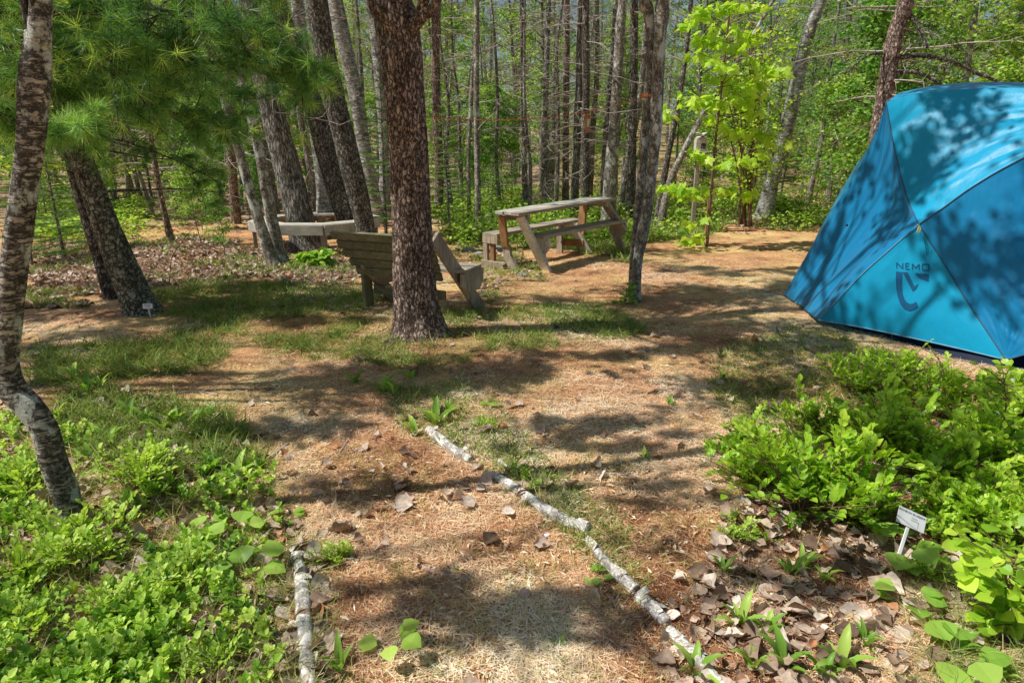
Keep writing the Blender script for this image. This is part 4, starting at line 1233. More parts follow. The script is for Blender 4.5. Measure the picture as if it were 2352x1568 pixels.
def place(kind, x, y, s=1.0, sz=1.0, rz=None, label=None, group=None, sink=0):
    v = random.choice(VAR[kind])
    if v.name in used: o = copy_tree(v)
    else: o = v; used.add(v.name)
    o.location = (x, y, float(terrain(x, y)) - .02 - sink)
    o.rotation_euler = (random.gauss(0, .055 if kind in ('bi', 'db', 'da') else .025), random.gauss(0, .055 if kind in ('bi', 'db', 'da') else .025), random.random() * 6.28 if rz is None else rz)
    o.scale = (s, s, s * sz)
    tag(o, label or LABELS[kind], CATS.get(kind, 'tree'), group or (None if label else LABELS[kind].split(' in the ')[0].split(' on the ')[0] + ' of the background forest'))
    return o

taken = [(P(c_[0][0][0], c_[0][0][1], c_[1])[0], c_[1]) for c_ in HERO]
def free(x, y, d):
    return all((x - a) ** 2 + (y - b_) ** 2 > d * d for a, b_ in taken)
RB = random.Random(99)
bands = [  # y0, y1, count, min distance, weights
    (15.5, 24, 50, 1.1, {'da': 2, 'db': 2, 'do': 1.5, 'bi': 3.0, 'pa': 6, 'pr': 2, 'pd': 3.0}),
    (24, 40, 85, 1.4, {'da': 4, 'db': 4, 'do': 3, 'bi': 2, 'pa': 5, 'pr': 2, 'pd': 1.5}),
    (40, 70, 85, 2.2, {'da': 4, 'db': 4, 'do': 4, 'bi': 1, 'pa': 6, 'pr': 1}),
]
for y0, y1, cnt, dm, wts in bands:
    got = tr = 0
    while got < cnt and tr < 9000:
        tr += 1
        y = RB.uniform(y0, y1); x = RB.uniform(-.9, .9) * (y + 1)
        if not free(x, y, dm): continue
        px_, _ = proj(x, y, 1.0)
        if y < 24 and (1460 < px_ < 1760) and RB.random() < .5: continue
        kind = RB.choices(list(wts), list(wts.values()))[0]
        s = RB.uniform(.85, 1.2) * (.62 if y < 24 else .8 if y < 32 else 1.0 if y < 45 else 1.3)
        random.seed(RB.random())
        place(kind, x, y, s); taken.append((x, y)); got += 1
for _ in range(150):   # understory
    for tr in range(50):
        y = RB.choice([RB.uniform(14, 22), RB.uniform(18, 40)]); x = RB.uniform(-.9, .9) * (y + 1)
        if free(x, y, .8): break
    random.seed(RB.random())
    place('sh' if RB.random() < .75 else 'fi', x, y, RB.uniform(.6, 1.35)); taken.append((x, y))

# young trees one can point to
def place_px(kind, px, py, Y, s, label, sz=1):
    p = P(px, py, Y); return place(kind, p[0], p[1], s, sz, None, label)
random.seed(5)
place_px('fi', 1035, 560, 11.5, .72, 'young fir with dark low branches just right of the scaly middle tree')
place_px('fi', 888, 560, 12.0, .92, 'young fir lit bright green just left of the scaly middle tree')
place_px('fi', 1130, 540, 13.0, .45, 'small dark fir in shade left of the end of the picnic table')
place_px('fi', 150, 600, 9.5, .68, 'small bright fir in the leaf litter behind the leaning birch')
place_px('fi', 215, 580, 10.5, .60, 'small fir with flat lit branches behind the leaning pair at the left')
place_px('fi', 70, 590, 9.0, .55, 'low spreading fir at the far left behind the birch trunk')
place_px('sh', 1925, 500, 13.2, .85, 'leafy sapling just left of the peak of the tent')
place_px('sh', 1690, 500, 15.5, 1.0, 'tall leafy sapling left of the leaning white birch')
place_px('sh', 1960, 520, 12.0, 1.15, 'leafy sapling crowded against the back of the tent')
place_px('sh', 2080, 520, 11.5, 1.2, 'tall leafy sapling rising behind the top of the tent')
place_px('sh', 2250, 500, 12.5, 1.35, 'bushy sapling behind the right part of the tent')
place_px('sh', 470, 600, 10.8, .45, 'small bright sapling left of the lichen-grey leaning pair')
place_px('sh', 520, 620, 9.6, .33, 'knee-high leafy sapling in the leaf litter left of the ring bench')
place_px('da', 2170, 500, 15.0, 1.0, 'leafy maple behind the highest part of the tent')
place_px('do', 1990, 480, 16.5, .95, 'olive-leaved oak behind the reddish pine at the tent')
place_px('do', 2330, 480, 14.0, .95, 'olive-leaved oak at the upper right behind the tent')
place_px('da', 1900, 480, 18.0, .9, 'light green maple behind the leaning white birch')

# ---- maple sapling with large lit leaves
st0 = P(1628, 560, 10.6)
root = empty('maple_sapling', (st0[0], st0[1], float(terrain(st0[0], st0[1]))), 'tall slender sapling with big bright green maple leaves right of the twin-stemmed tree', 'sapling')
mt, ml = MB(), MB()
rows = px_path([(1624, 566, 7), (1632, 460, 7), (1642, 340, 6), (1655, 220, 6), (1668, 100, 5), (1680, -20, 5)], 10.6)
rows = extend_up(rows, 5.6, .006, .05, 3)
sc_ = smooth_path(rows, 60); tube(mt, sc_[:, :3], sc_[:, 3], 6, .5, cap=False)
sprays = [(1595, 80, 1700, 110, 26), (1600, 120, 1690, 160, 20), (1640, 60, 1760, 90, 20), (1650, 170, 1720, 250, 20), (1525, 245, 1545, 275, 9), (1560, 222, 1660, 235, 26), (1600, 240, 1745, 220, 26), (1660, 200, 1750, 190, 18),
          (1620, 265, 1690, 300, 16), (1700, 260, 1760, 250, 12), (1590, 345, 1650, 375, 12), (1510, 430, 1600, 440, 26), (1560, 450, 1640, 440, 16), (1640, 430, 1735, 445, 20), (1660, 380, 1740, 360, 14), (1700, 130, 1800, 170, 20), (1720, 300, 1790, 330, 16), (1560, 520, 1620, 500, 10), (1540, 560, 1600, 545, 8), (1600, 20, 1760, 10, 30), (1560, 60, 1620, 30, 14)]
for k, (x0, y0, x1, y1, cnt) in enumerate(sprays):
    Ys = 10.6 + random.uniform(-.5, .2)
    a = P(x0, y0, Ys); b_ = P(x1, y1, Ys + random.uniform(-.2, .2))
    j = int(np.argmin(np.abs(sc_[:, 2] - (min(a[2], b_[2]) - .12))))
    near, farp = (a, b_) if np.linalg.norm(a - sc_[j, :3]) < np.linalg.norm(b_ - sc_[j, :3]) else (b_, a)
    tube(mt, smooth_path([sc_[j, :3], near, farp], 10), np.linspace(.008, .003, 10), 4, .5, cap=False)
    m_ = int(cnt * 1.5); t = RNG.random(m_)[:, None]
    pp = near + (farp - near) * t + RNG.normal(0, .07, (m_, 3)) * [1, 1, .55]
    d = rand_dirs(m_, -.75, -.1); s = RNG.uniform(.11, .21, m_)
    scatter(ml, MAPLE, pp, d, rand_dirs(m_, .35, 1), s, s * RNG.uniform(.8, 1.05, m_), np.clip(RNG.normal(.6, .2, m_), 0, 1))
put(mt, 'stem', M['red_stem'], root); put(ml, 'foliage', M['maple'], root)

# reddish multi-stem shrub right of it
g0 = P(1712, 520, 13.2)
root = empty('multi_stemmed_shrub', (g0[0], g0[1], float(terrain(g0[0], g0[1]))), 'clump of thin reddish upright stems with small bright leaves', 'shrub')
mt, ml = MB(), MB()
for k in range(13):
    bx = 1712 + random.uniform(-14, 16); tx = 1712 + random.uniform(-75, 80); ty = random.uniform(-20, 220)
    rr = px_path([(bx, 522, 4.2), ((bx * 2 + tx) / 3 + 3, 380, 3.6), (tx, ty, 2)], 13.2, 13.2 + random.uniform(-.6, .6))
    c = smooth_path(rr, 24); tube(mt, c[:, :3], c[:, 3] * 1.0, 4, .5, cap=False)
    for q in range(12):
        p = c[random.randint(8, 23), :3]; e = p + RNG.normal(0, .3, 3) * [1, 1, .5] + [0, 0, .15]
        tube(mt, [p, (p + e) / 2, e], [.004, .003, .002], 3, .5, cap=False)
        m_ = 16; s = RNG.uniform(.05, .09, m_)
        scatter(ml, DIAMOND, e + RNG.normal(0, .1, (m_, 3)), rand_dirs(m_, -.6, .4), rand_dirs(m_, .2, 1), s, s * .8, np.clip(RNG.normal(.6, .2, m_), 0, 1))
put(mt, 'stem', M['red_stem'], root); put(ml, 'foliage', M['maple'], root)

# ------------------------------------------------------------------ blueberry bushes
def variant_bush(name, h, r, seed, nst=26, ll=.036, mat='blueberry'):
    rd = random.Random(seed)
    root = bpy.data.objects.new(name, None); COL.objects.link(root)
    ms, ml = MB(), MB()
    for q in range(nst):
        a = rd.random() * 2 * PI; f = rd.random() ** .6
        b0 = np.array([rd.gauss(0, .05), rd.gauss(0, .05), -.02])
        e = np.array([math.cos(a) * r * f, math.sin(a) * r * f, h * (1.05 - .4 * f * f) * rd.uniform(.65, 1.1)])
        mid = b0 * .5 + e * .5 + np.array([rd.gauss(0, .03), rd.gauss(0, .03), .02])
        c = smooth_path([b0, mid, e], 12)
        tube(ms, c, np.linspace(.005, .0015, 12), 4, .5, cap=False)
        for s2 in range(6):
            j = rd.randint(3, 10); dd = nrm(np.array([rd.gauss(0, .8), rd.gauss(0, .8), rd.gauss(.35, .3)]) + nrm(e - b0) * .4) * rd.uniform(.07, .17)
            tw = np.array([c[j], c[j] + dd * .5 + [0, 0, .008], c[j] + dd])
            tube(ms, tw, [.0022, .0018, .001], 3, .5, cap=False)
            k = rd.randint(6, 9); t = np.linspace(.25, 1.0, k)[:, None]
            pos = tw[0] + (tw[2] - tw[0]) * t
            ang = np.arange(k) * PI + rd.random() * 6
            sd = nrm(np.cross(dd, [0, 0, 1.0])); up = nrm(np.cross(sd, dd))
            dirs = nrm(dd) * .55 + sd * np.cos(ang)[:, None] * .9 + up * (.2 + .2 * RNG.random((k, 1)))
            dirs[-1] = nrm(dd)
            s = ll * RNG.uniform(.7, 1.2, k); hz = np.clip(tw[2][2] / h, 0, 1)
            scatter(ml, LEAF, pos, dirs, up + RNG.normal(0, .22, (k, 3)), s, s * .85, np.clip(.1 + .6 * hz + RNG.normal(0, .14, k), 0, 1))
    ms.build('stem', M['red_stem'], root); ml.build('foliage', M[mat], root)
    return root
VAR['bb'] = [variant_bush('blueberry_bush', .38, .46, s, 30, .038) for s in (1, 2)]
VAR['bf'] = [variant_bush('blueberry_bush', .40, .46, s, 34, .044) for s in (7, 8)]; CATS_BF = 'bush'
VAR['bs'] = [variant_bush('blueberry_bush', .16, .24, s, 11, .031, 'cover') for s in (4, 5)]
CATS['bb'] = 'bush'; CATS['bf'] = 'bush'; CATS['bs'] = 'bush'
def bush(kind, px, py, s, label, sz=1.0, group=None):
    g_ = G(px, py); o = place(kind, g_[0], g_[1], s, sz, None, label, group); return o
random.seed(41)
for k, (px, Y) in enumerate([(262, 15.5), (300, 17), (352, 16), (330, 21), (418, 18), (440, 15.2), (478, 19), (500, 16.5), (232, 19), (395, 23), (556, 17), (190, 17), (600, 18.5), (640, 16)]):
    p_ = P(px, 500, Y); o = place('bi' if k % 3 else 'pa', p_[0], p_[1], .62, 1.1, None, 'thin pale trunk among several in the shade behind the pine boughs' if k % 3 else None, 'thin pale trunks behind the pine boughs' if k % 3 else None)
for px, Y, sc in [(120, 12.5, .55), (420, 13.5, .6), (470, 12.6, .45), (250, 13, .5), (580, 14, .5)]:
    p_ = P(px, 560, Y); place('sh' if px % 3 else 'fi', p_[0], p_[1], sc)
random.seed(31)
for px, Y, sc, lab in [(1215, 14.4, .62, 'dead conifer with a fan of pale pinkish twigs left of the hanging feeder'), (1275, 15.2, .66, 'dead conifer with bleached crossing twigs just behind the hanging feeder'), (1150, 16.0, .7, 'bare dead conifer with fine grey twigs above the left end of the table'),
                       (1040, 15.6, .7, 'bare dead conifer with reddish-grey twigs right of the scaly middle tree'), (1480, 15.5, .6, 'bare twiggy dead conifer showing through behind the twin-stemmed tree')]:
    p_ = P(px, 500, Y); o = place('pd', p_[0], p_[1], sc, 1, None, lab)
random.seed(21)
BB = [(1850, 1165, .95, 'brightly lit blueberry bush mounded left of the white plant marker'), (1745, 1110, .68, 'low blueberry bush spilling onto the edge of the path'), (1985, 1195, .62, 'blueberry bush touching the left edge of the white plant marker'),
      (1990, 1040, .9, 'blueberry bush behind the brightest mound of leaves'), (1960, 900, .72, 'blueberry bush closest to the bottom edge of the tent fly'), (2070, 905, .8, 'blueberry bush below the lowest seam of the tent fly'),
      (2170, 960, .85, 'blueberry bush in front of the right bottom corner of the fly'), (2120, 1100, .8, 'half-shaded blueberry bush directly behind the plant marker'), (2260, 1050, .85, 'blueberry bush left of the tall stem at the right edge'),
      (2350, 960, .8, 'blueberry bush against the grey stake-out strap'), (2340, 1150, .8, 'blueberry bush at the right edge below the tall stem'), (2230, 1210, .62, 'small dark blueberry bush right of the plant marker'), (2450, 1080, .9, 'blueberry bush cut off by the right edge of the picture'),
      (1860, 1000, .55, 'small blueberry bush at the upper left of the mound'),
      (2250, 1215, .6, 'low blueberry bush right of the white plant marker in broken shade'), (2340, 1270, .62, 'low blueberry bush at the right edge above the broad-leaved shrub'), (2170, 1235, .42, 'small blueberry bush touching the right side of the white plant marker'), (2400, 1400, .6, 'blueberry bush cut by the right edge near the bottom corner'),
      (1700, 1040, .42, 'small outlying blueberry bush on the path side of the mound')]
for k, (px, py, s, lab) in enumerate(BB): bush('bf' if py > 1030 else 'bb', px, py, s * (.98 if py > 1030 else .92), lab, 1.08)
BS = [(330, 1120, 1.0, 'small blueberry bush right of the foot of the leaning birch'), (60, 1140, .95, 'small blueberry bush left of the foot of the leaning birch'), (110, 1330, .9, 'low blueberry bush in the sunlit lower left patch'),
      (300, 1420, .7, 'low blueberry bush beside the big grey dead leaf'), (420, 1360, .75, 'yellow-green blueberry shoots left of the left birch stick'), (480, 1560, .6, 'blueberry shoots at the bottom edge near the left birch stick'),
      (30, 1460, .8, 'low blueberry bush at the bottom left corner'), (220, 1250, .9, 'blueberry bush in the shade below the leaning birch'), (250, 1560, .6, 'blueberry shoots at the bottom edge over dead leaves'),
      (1700, 1230, .45, 'tiny blueberry shoots at the edge of the path below the big mound'), (2130, 1320, .5, 'tiny blueberry shoots in shade below the plant marker'), (770, 1290, .42, 'small yellow-green bushlet right of the left birch stick'), (1110, 985, .4, 'tiny leafy bushlet beside the upper birch stick'), (1190, 1090, .38, 'tiny leafy bushlet above the middle birch stick')]
for px, py, s, lab in BS: bush('bs', px, py, s, lab)

# broad-leaved seedlings and lance-leaved rosettes
def variant_broad(name, seed, n=5, ll=.075, h=.10, leafm='herb'):
    rd = random.Random(seed); root = bpy.data.objects.new(name, None); COL.objects.link(root)
    ms, ml = MB(), MB()
    for q in range(n):
        a = q * 2.4 + rd.random(); e = np.array([math.cos(a) * .05, math.sin(a) * .05, h * rd.uniform(.4, 1.1)])
        tube(ms, [[0, 0, -.01], e * .6 + [0, 0, .01], e], [.002, .0016, .0012], 4, .5, cap=False)
        s = ll * rd.uniform(.75, 1.2)
        scatter(ml, LEAF, e[None], np.array([[math.cos(a), math.sin(a), rd.uniform(-.1, .35)]]), np.array([[0, 0, 1.0]]) + RNG.normal(0, .2, (1, 3)), s, s * 1.35, rd.uniform(.5, 1))
    ms.build('stem', M['stem'], root); ml.build('foliage', M[leafm], root)
    return root
def variant_rosette(name, seed, n=6, ll=.15, up=1.0):
    rd = random.Random(seed); root = bpy.data.objects.new(name, None); COL.objects.link(root)
    for q in range(n):
        ml = MB(); a = q * 2.4 + rd.random() * .8; s = ll * rd.uniform(.6, 1.15)
        scatter(ml, LANCE, np.array([[math.cos(a) * .006, math.sin(a) * .006, 0.0]]), np.array([[math.cos(a) * .6, math.sin(a) * .6, rd.uniform(.35, 1.3) * up]]), np.array([[-math.cos(a) * .5, -math.sin(a) * .5, 1.0]]), s, s * rd.uniform(.2, .3), rd.uniform(.2, .95))
        ml.build('leaf', M['herb'], root, smooth=True)
    return root
VAR['br'] = [variant_broad('broad_leaved_seedling', s, 5 + s % 2) for s in (1, 2)]
VAR['ro'] = [variant_rosette('hawkweed_plant', s, 6 + s % 3, .14) for s in (1, 2, 3, 4)]
CATS['br'] = 'plant'; CATS['ro'] = 'plant'
for px, py, s, lab in [(470, 1250, 1.0, 'seedling with broad oval leaves left of a shaded hollow'), (545, 1265, 1.15, 'seedling with broad round leaf left of the top of the left birch stick'), (575, 1330, 1.1, 'seedling with drooping serrated leaf beside the left birch stick'),
                       (430, 1310, .9, 'seedling with pale broad leaves among grass in the lower left'), (660, 1190, .6, 'small round-leaved seedling at the left edge of the path'), (900, 1500, .95, 'dark green three-leaved seedling near the bottom of the path'),
                       (1370, 1330, .5, 'tiny round-leaved seedling right of the middle birch stick'), (2070, 1290, 1.2, 'shaded seedling with one large leaf under the plant marker'), (2080, 1390, .9, 'small bright seedling below the plant marker'),
                       (1220, 1110, .5, 'tiny seedling just above the middle birch stick'), (1130, 930, .6, 'pale seedling on the path right of the upper birch stick'), (2200, 1540, 1.1, 'broad-leaved seedling in the bottom right corner')]:
    bush('br', px, py, s, lab)
ROS = [(905, 905, 1.1, 1), (815, 880, .95, 1), (945, 870, .9, 1), (1000, 975, 1.15, 1), (955, 1000, .95, 1), (1030, 950, .8, 1), (880, 900, .9, 1), (200, 905, 1.1, 0), (335, 975, .95, 0), (375, 985, .9, 0), (405, 975, .95, 0), (445, 980, .95, 0), (478, 960, .8, 0), (245, 1020, .9, 0),
       (170, 870, 1.0, 0), (300, 960, .9, 0), (490, 1085, 1.0, 0), (545, 1095, .95, 0), (210, 1060, .8, 0), (230, 890, .9, 0), (565, 1120, .8, 0), (130, 960, .9, 0), (1595, 1545, .95, 2), (1700, 1430, 1.0, 2), (1730, 1530, 1.0, 2), (1815, 1320, .95, 2), (1840, 1300, .9, 2), (1800, 1530, 1.1, 2),
       (1930, 1530, 1.1, 2), (1985, 1480, .85, 2), (1890, 1555, .9, 2), (2190, 1500, .9, 2), (1760, 1450, .8, 2), (1660, 1310, .8, 2), (1480, 1050, .5, 3), (1260, 1100, .5, 3), (1060, 1310, .35, 3), (1280, 1480, .4, 3), (780, 1540, .8, 0), (1660, 870, .6, 3), (1540, 930, .5, 3), (1890, 1330, .9, 2), (2290, 1560, .9, 2)]
GR = ['hawkweed plants in the shaded left patch', 'hawkweed plants around the upper birch stick', 'hawkweed plants in the dead leaves at the lower right', 'small hawkweed plants dotted over the path']
GL = ['upright lance-leaved plant in the grassy patch beside the leaning birch', 'dark lance-leaved plant in the tuft by the upper birch stick', 'lance-leaved plant growing through dead leaves in the lower right', 'small lance-leaved plant alone on the needle-covered path']
for px, py, s, gi in ROS: bush('ro', px, py, s * (.8 if gi == 2 else 1), GL[gi], 1.15, GR[gi])

# tall leafy shrub at the right edge
def leafy_stem(ctrl, Y0, Y1, name, lab, tmpl, ll, n, mat, w_=.9, r0=.006):
    g_ = px_path([(a, b_, 1) for a, b_ in ctrl], Y0, Y1)[:, :3]
    root = empty(name, (g_[0][0], g_[0][1], float(terrain(g_[0][0], g_[0][1]))), lab, 'shrub')
    ms, ml = MB(), MB(); c = smooth_path(g_, 40); tube(ms, c, np.linspace(r0, .002, 40), 5, .5, cap=False)
    for q in range(n):
        p = c[random.randint(8, 39)]; dd = nrm(np.array([random.gauss(0, 1), random.gauss(0, 1), random.gauss(.2, .4)])) * random.uniform(.06, .2)
        tube(ms, [p, p + dd * .5 + [0, 0, .01], p + dd], [.003, .002, .001], 3, .5, cap=False)
        k = 6; t = np.linspace(.3, 1, k)[:, None]; s = ll * RNG.uniform(.7, 1.2, k)
        scatter(ml, tmpl, p + dd * t, nrm(dd) * .5 + rand_dirs(k, -.3, .4), rand_dirs(k, .6, 1), s, s * w_, np.clip(RNG.normal(.6, .2, k), 0, 1))
    put(ms, 'stem', M['red_stem'], root); put(ml, 'foliage', M[mat], root)
leafy_stem([(2240, 1240), (2270, 1110), (2295, 1020), (2310, 930), (2305, 870)], 2.75, 2.9, 'leafy_shrub', 'tall upright blueberry stem with a bare pale tip at the right edge', LEAF, .04, 42, 'blueberry')
leafy_stem([(2330, 1480), (2300, 1400), (2270, 1340), (2240, 1290)], 1.85, 1.9, 'alder_shrub', 'broad-leaved bright shrub at the lower right edge', LEAF, .06, 16, 'blueberry', 1.25)
leafy_stem([(2400, 1500), (2350, 1400), (2310, 1330), (2330, 1290)], 1.8, 1.75, 'alder_shrub', 'leafy shrub reaching in over the dead leaves from the right edge', LEAF, .05, 22, 'blueberry', 1.2)
leafy_stem([(386, 690), (390, 640), (396, 590), (430, 540), (470, 500)], 7.2, 7.4, 'bare_sapling', 'thin dark bare sapling curving up from the litter beside the left trunk', LEAF, .05, 8, 'herb', .9)
leafy_stem([(700, 620), (705, 600), (712, 585)], 8.9, 8.9, 'leafy_shrub', 'small bright green bush in front of the ring bench', LEAF, .09, 42, 'herb', 1.0)
leafy_stem([(735, 625), (742, 605), (748, 590)], 8.8, 8.8, 'leafy_shrub', 'small bright bush just left of the slatted bench back', LEAF, .09, 34, 'herb', 1.0)
leafy_stem([(1430, 720), (1436, 690), (1440, 665)], 6.7, 6.7, 'leafy_shrub', 'tuft of green leaves at the foot of the twin-stemmed tree', LEAF, .05, 26, 'herb', .8)

# far woods: the mass of foliage beyond the last trunks one can tell apart
mb = MB()
for k in range(520):
    y = RB.uniform(66, 92); x = RB.uniform(-1, 1) * (y * .95 + 4); z0 = float(terrain(x, y)); h = RB.uniform(.5, 10) ; rr = RB.uniform(1.0, 2.2)
    m_ = 90
    pp = RNG.normal(0, .5, (m_, 3)) * [rr, rr, rr * .8] + [x, y, z0 + h]
    s_ = RNG.uniform(.22, .5, m_); t0 = RB.uniform(.05, .8)
    scatter(mb, DIAMOND, pp, rand_dirs(m_), rand_dirs(m_, .1, 1), s_, s_ * .8, np.clip(t0 + RNG.normal(0, .15, m_), 0, 1))
o = mb.build('far_woods', M['leaf_far']); tag(o, 'far woods closing off the view behind all the trunks', None, None, 'stuff')

for grp in VAR.values():      # drop any kind that found no place
    for v_ in grp:
        if v_.name not in used:
            for ch in list(v_.children): bpy.data.objects.remove(ch)
            bpy.data.objects.remove(v_)

# ------------------------------------------------------------------ tent
def wpt(px, py, Y): return P(px, py, Y)
def coons(cb, ct, cl, cr, nu, nv, disp=None, N=None):
    """cb/ct run u 0..1 (bottom, top), cl/cr run v 0..1 (left, right)"""
    U = np.linspace(0, 1, nu); V = np.linspace(0, 1, nv)
    B = smooth_path(cb, nu); T = smooth_path(ct, nu); L = smooth_path(cl, nv); R = smooth_path(cr, nv)
    u = U[None, :, None]; v = V[:, None, None]
    S = (1 - v) * B[None] + v * T[None] + (1 - u) * L[:, None] + u * R[:, None]
    S = S - ((1 - u) * (1 - v) * B[0] + u * (1 - v) * B[-1] + (1 - u) * v * T[0] + u * v * T[-1])
    if disp is not None:
        n = nrm(np.cross(np.gradient(S, axis=1), np.gradient(S, axis=0)))
        S = S + n * disp(np.broadcast_to(u[..., 0], S.shape[:2]), np.broadcast_to(v[..., 0], S.shape[:2]))[..., None]
    return S
def patch(mb, S):
    nv, nu = S.shape[:2]
    i = np.arange(nv - 1)[:, None] * nu + np.arange(nu - 1)[None]
    mb.add(S.reshape(-1, 3), np.stack([i, i + 1, i + nu + 1, i + nu], -1).reshape(-1, 4), .5)
def seg(a, b_, *mid):
    a = np.array(a, float); b_ = np.array(b_, float)
    if not mid: return np.array([a, (a + b_) / 2, b_])
    return np.array([a, *mid, b_])
tA = wpt(2035, 236, 6.1); tB = wpt(2110, 515, 5.35); tC = wpt(1880, 735, 5.72); tD = wpt(2310, 826, 4.62); tF = wpt(1800, 676, 7.0)
tR = wpt(2620, 235, 4.9); tE = wpt(2760, 815, 4.35)
AB = np.array([tA, wpt(2052, 330, 5.98), wpt(2075, 425, 5.75), wpt(2092, 475, 5.55), tB])
BR = np.array([tB, wpt(2165, 478, 5.28), wpt(2240, 425, 5.2), wpt(2352, 362, 5.1), tR])
TOP = np.array([tA, wpt(2090, 219, 6.02), wpt(2160, 209, 5.9), wpt(2250, 204, 5.75), wpt(2352, 203, 5.55), wpt(2480, 210, 5.25), tR])
BC = np.array([tB, wpt(2055, 563, 5.42), wpt(1985, 625, 5.52), wpt(1925, 688, 5.62), tC])
BD = np.array([tB, wpt(2160, 592, 5.2), wpt(2220, 690, 4.98), wpt(2270, 765, 4.78), tD])
AF = np.array([tA, wpt(2010, 310, 6.2), wpt(1972, 388, 6.35), wpt(1925, 465, 6.5), wpt(1862, 570, 6.75), tF])
FC = np.array([tF, wpt(1838, 702, 6.45), tC])
CD = np.array([tC, wpt(1980, 752, 5.45), wpt(2090, 775, 5.18), wpt(2210, 802, 4.88), tD])
DE = np.array([tD, wpt(2420, 800, 4.45), wpt(2600, 790, 4.35), tE])
root = empty('tent', (4.1, 6.0, 0), 'large bright blue camping tent with dark print, at the right edge of the clearing', 'tent')
zero = lambda u, v: 0 * u
def wr(seed, amp, fu, fv, edge=True):
    def f(u, v):
        e = np.minimum(1, 8 * np.minimum(np.minimum(u, 1 - u), np.minimum(v, 1 - v))) if edge else 1
        return e * amp * ((fbm(u * fu, v * fv, 0, 3, seed) - .5) * 2)
    return f
mb = MB()   # roof panel: bottom is A-B-R, top is TOP
deg = np.repeat(tB[None], 3, 0)
# A,B side on the left, B,R at the bottom
S = coons(BR, TOP, AB[::-1], seg(tR, tR), 90, 60, lambda u, v: wr(3, .018, 3, 9)(u, v) + .05 * np.sin(PI * u) ** .8 * np.sin(PI * v))
patch(mb, S); o = put(mb, 'roof_panel', M['tent_light'], root, True)
mb = MB()   # left end panel: triangle fan A-B-C-F
def w_left(u, v):
    e = np.minimum(1, 6 * np.minimum(np.minimum(u, 1 - u), v + .03))
    return e * (.03 * (fbm(u * 16, v * 1.3, 0, 2, 5) - .5) * 2 * (1.15 - v) - .05 * np.sin(PI * u) * np.sin(PI * v))
cr_ = np.vstack([BC[::-1], AB[::-1][1:]])
S = coons(FC, seg(tA, tA), AF[::-1], cr_, 80, 110, w_left)
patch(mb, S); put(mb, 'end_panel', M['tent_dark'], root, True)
mb = MB()   # door triangle B-C-D
def w_front(u, v): return np.minimum(1, 6 * np.minimum(u, 1 - u)) * (.006 * (fbm(u * 7, v * 4, 0, 3, 9) - .5) * 2) + .02 * np.sin(PI * u) * np.sin(PI * v)
S = coons(CD, seg(tB, tB), BC[::-1], BD[::-1], 80, 80, w_front)
patch(mb, S); front = put(mb, 'door_panel', M['tent_light'], root, True)
Sfront = S
mb = MB()   # right dark panel B-D-E-R
def w_right(u, v):
    c = np.hypot(u * 1.4, v); rad = np.arctan2(v, u * 1.4 + 1e-3)
    return np.minimum(1, 8 * np.minimum(np.minimum(u, 1 - u), np.minimum(v + .02, 1 - v))) * (.024 * (fbm(rad * 9, c * 1.5, 0, 2, 4) - .5) * 2 * np.exp(-c * 2.2) + .016 * (fbm(u * 9, v * 5, 0, 3, 14) - .5) * 2)
S = coons(DE, BR, BD[::-1], seg(tE, tR, wpt(2700, 520, 4.6)), 110, 90, w_right)
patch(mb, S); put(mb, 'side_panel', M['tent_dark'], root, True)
# the far side, closed round the back
bA = tA + [1.0, 1.3, .02]; bR = tR + [.7, 1.6, 0]; bG0 = np.array([tF[0] + .9, tF[1] + 1.5, .02]); bG1 = np.array([tE[0] + 1.2, tE[1] + 2.6, .02])
mb = MB(); patch(mb, coons(TOP, seg(bA, bR, (bA + bR) / 2 + [0, 0, .06]), seg(tA, bA, (tA + bA) / 2 + [0, 0, .12]), seg(tR, bR, (tR + bR) / 2 + [0, 0, .12]), 40, 30)); put(mb, 'roof_top_panel', M['tent_light'], root, True)
mb = MB(); patch(mb, coons(seg(bG0, bG1), seg(bA, bR, (bA + bR) / 2 + [0, 0, .06]), seg(bG0, bA, (bG0 + bA) / 2 + [.0, .25, .15]), seg(bG1, bR, (bG1 + bR) / 2 + [0, .25, .15]), 40, 30))
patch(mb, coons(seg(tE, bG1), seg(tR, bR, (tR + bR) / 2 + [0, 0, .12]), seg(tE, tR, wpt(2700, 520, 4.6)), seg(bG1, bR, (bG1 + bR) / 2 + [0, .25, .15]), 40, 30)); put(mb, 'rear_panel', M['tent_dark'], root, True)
mb = MB(); patch(mb, coons(seg(tF, bG0), seg(tA, bA, (tA + bA) / 2 + [0, 0, .12]), AF[::-1], seg(bG0, bA, (bG0 + bA) / 2 + [0, .25, .15]), 40, 30, wr(8, .02, 3, 9))); put(mb, 'far_end_panel', M['tent_light'], root, True)
# seams and piping
def cord(name, pts, r, mat, n=70, lift=.004):
    c = smooth_path(pts, n); v_ = nrm(np.array([0, 0, H]) - c) * lift
    mb = MB(); tube(mb, c + v_, r, 6, .5); return put(mb, name, mat, root, True)
cord('seam', AB, .005, M['tent_seam']); cord('seam', BR, .005, M['tent_seam']); cord('seam', BD, .005, M['tent_seam']); cord('seam', BC, .004, M['tent_piping'])
cord('hem', CD, .005, M['tent_piping']); cord('hem', FC, .005, M['tent_seam']); cord('hem', DE, .005, M['tent_seam'])
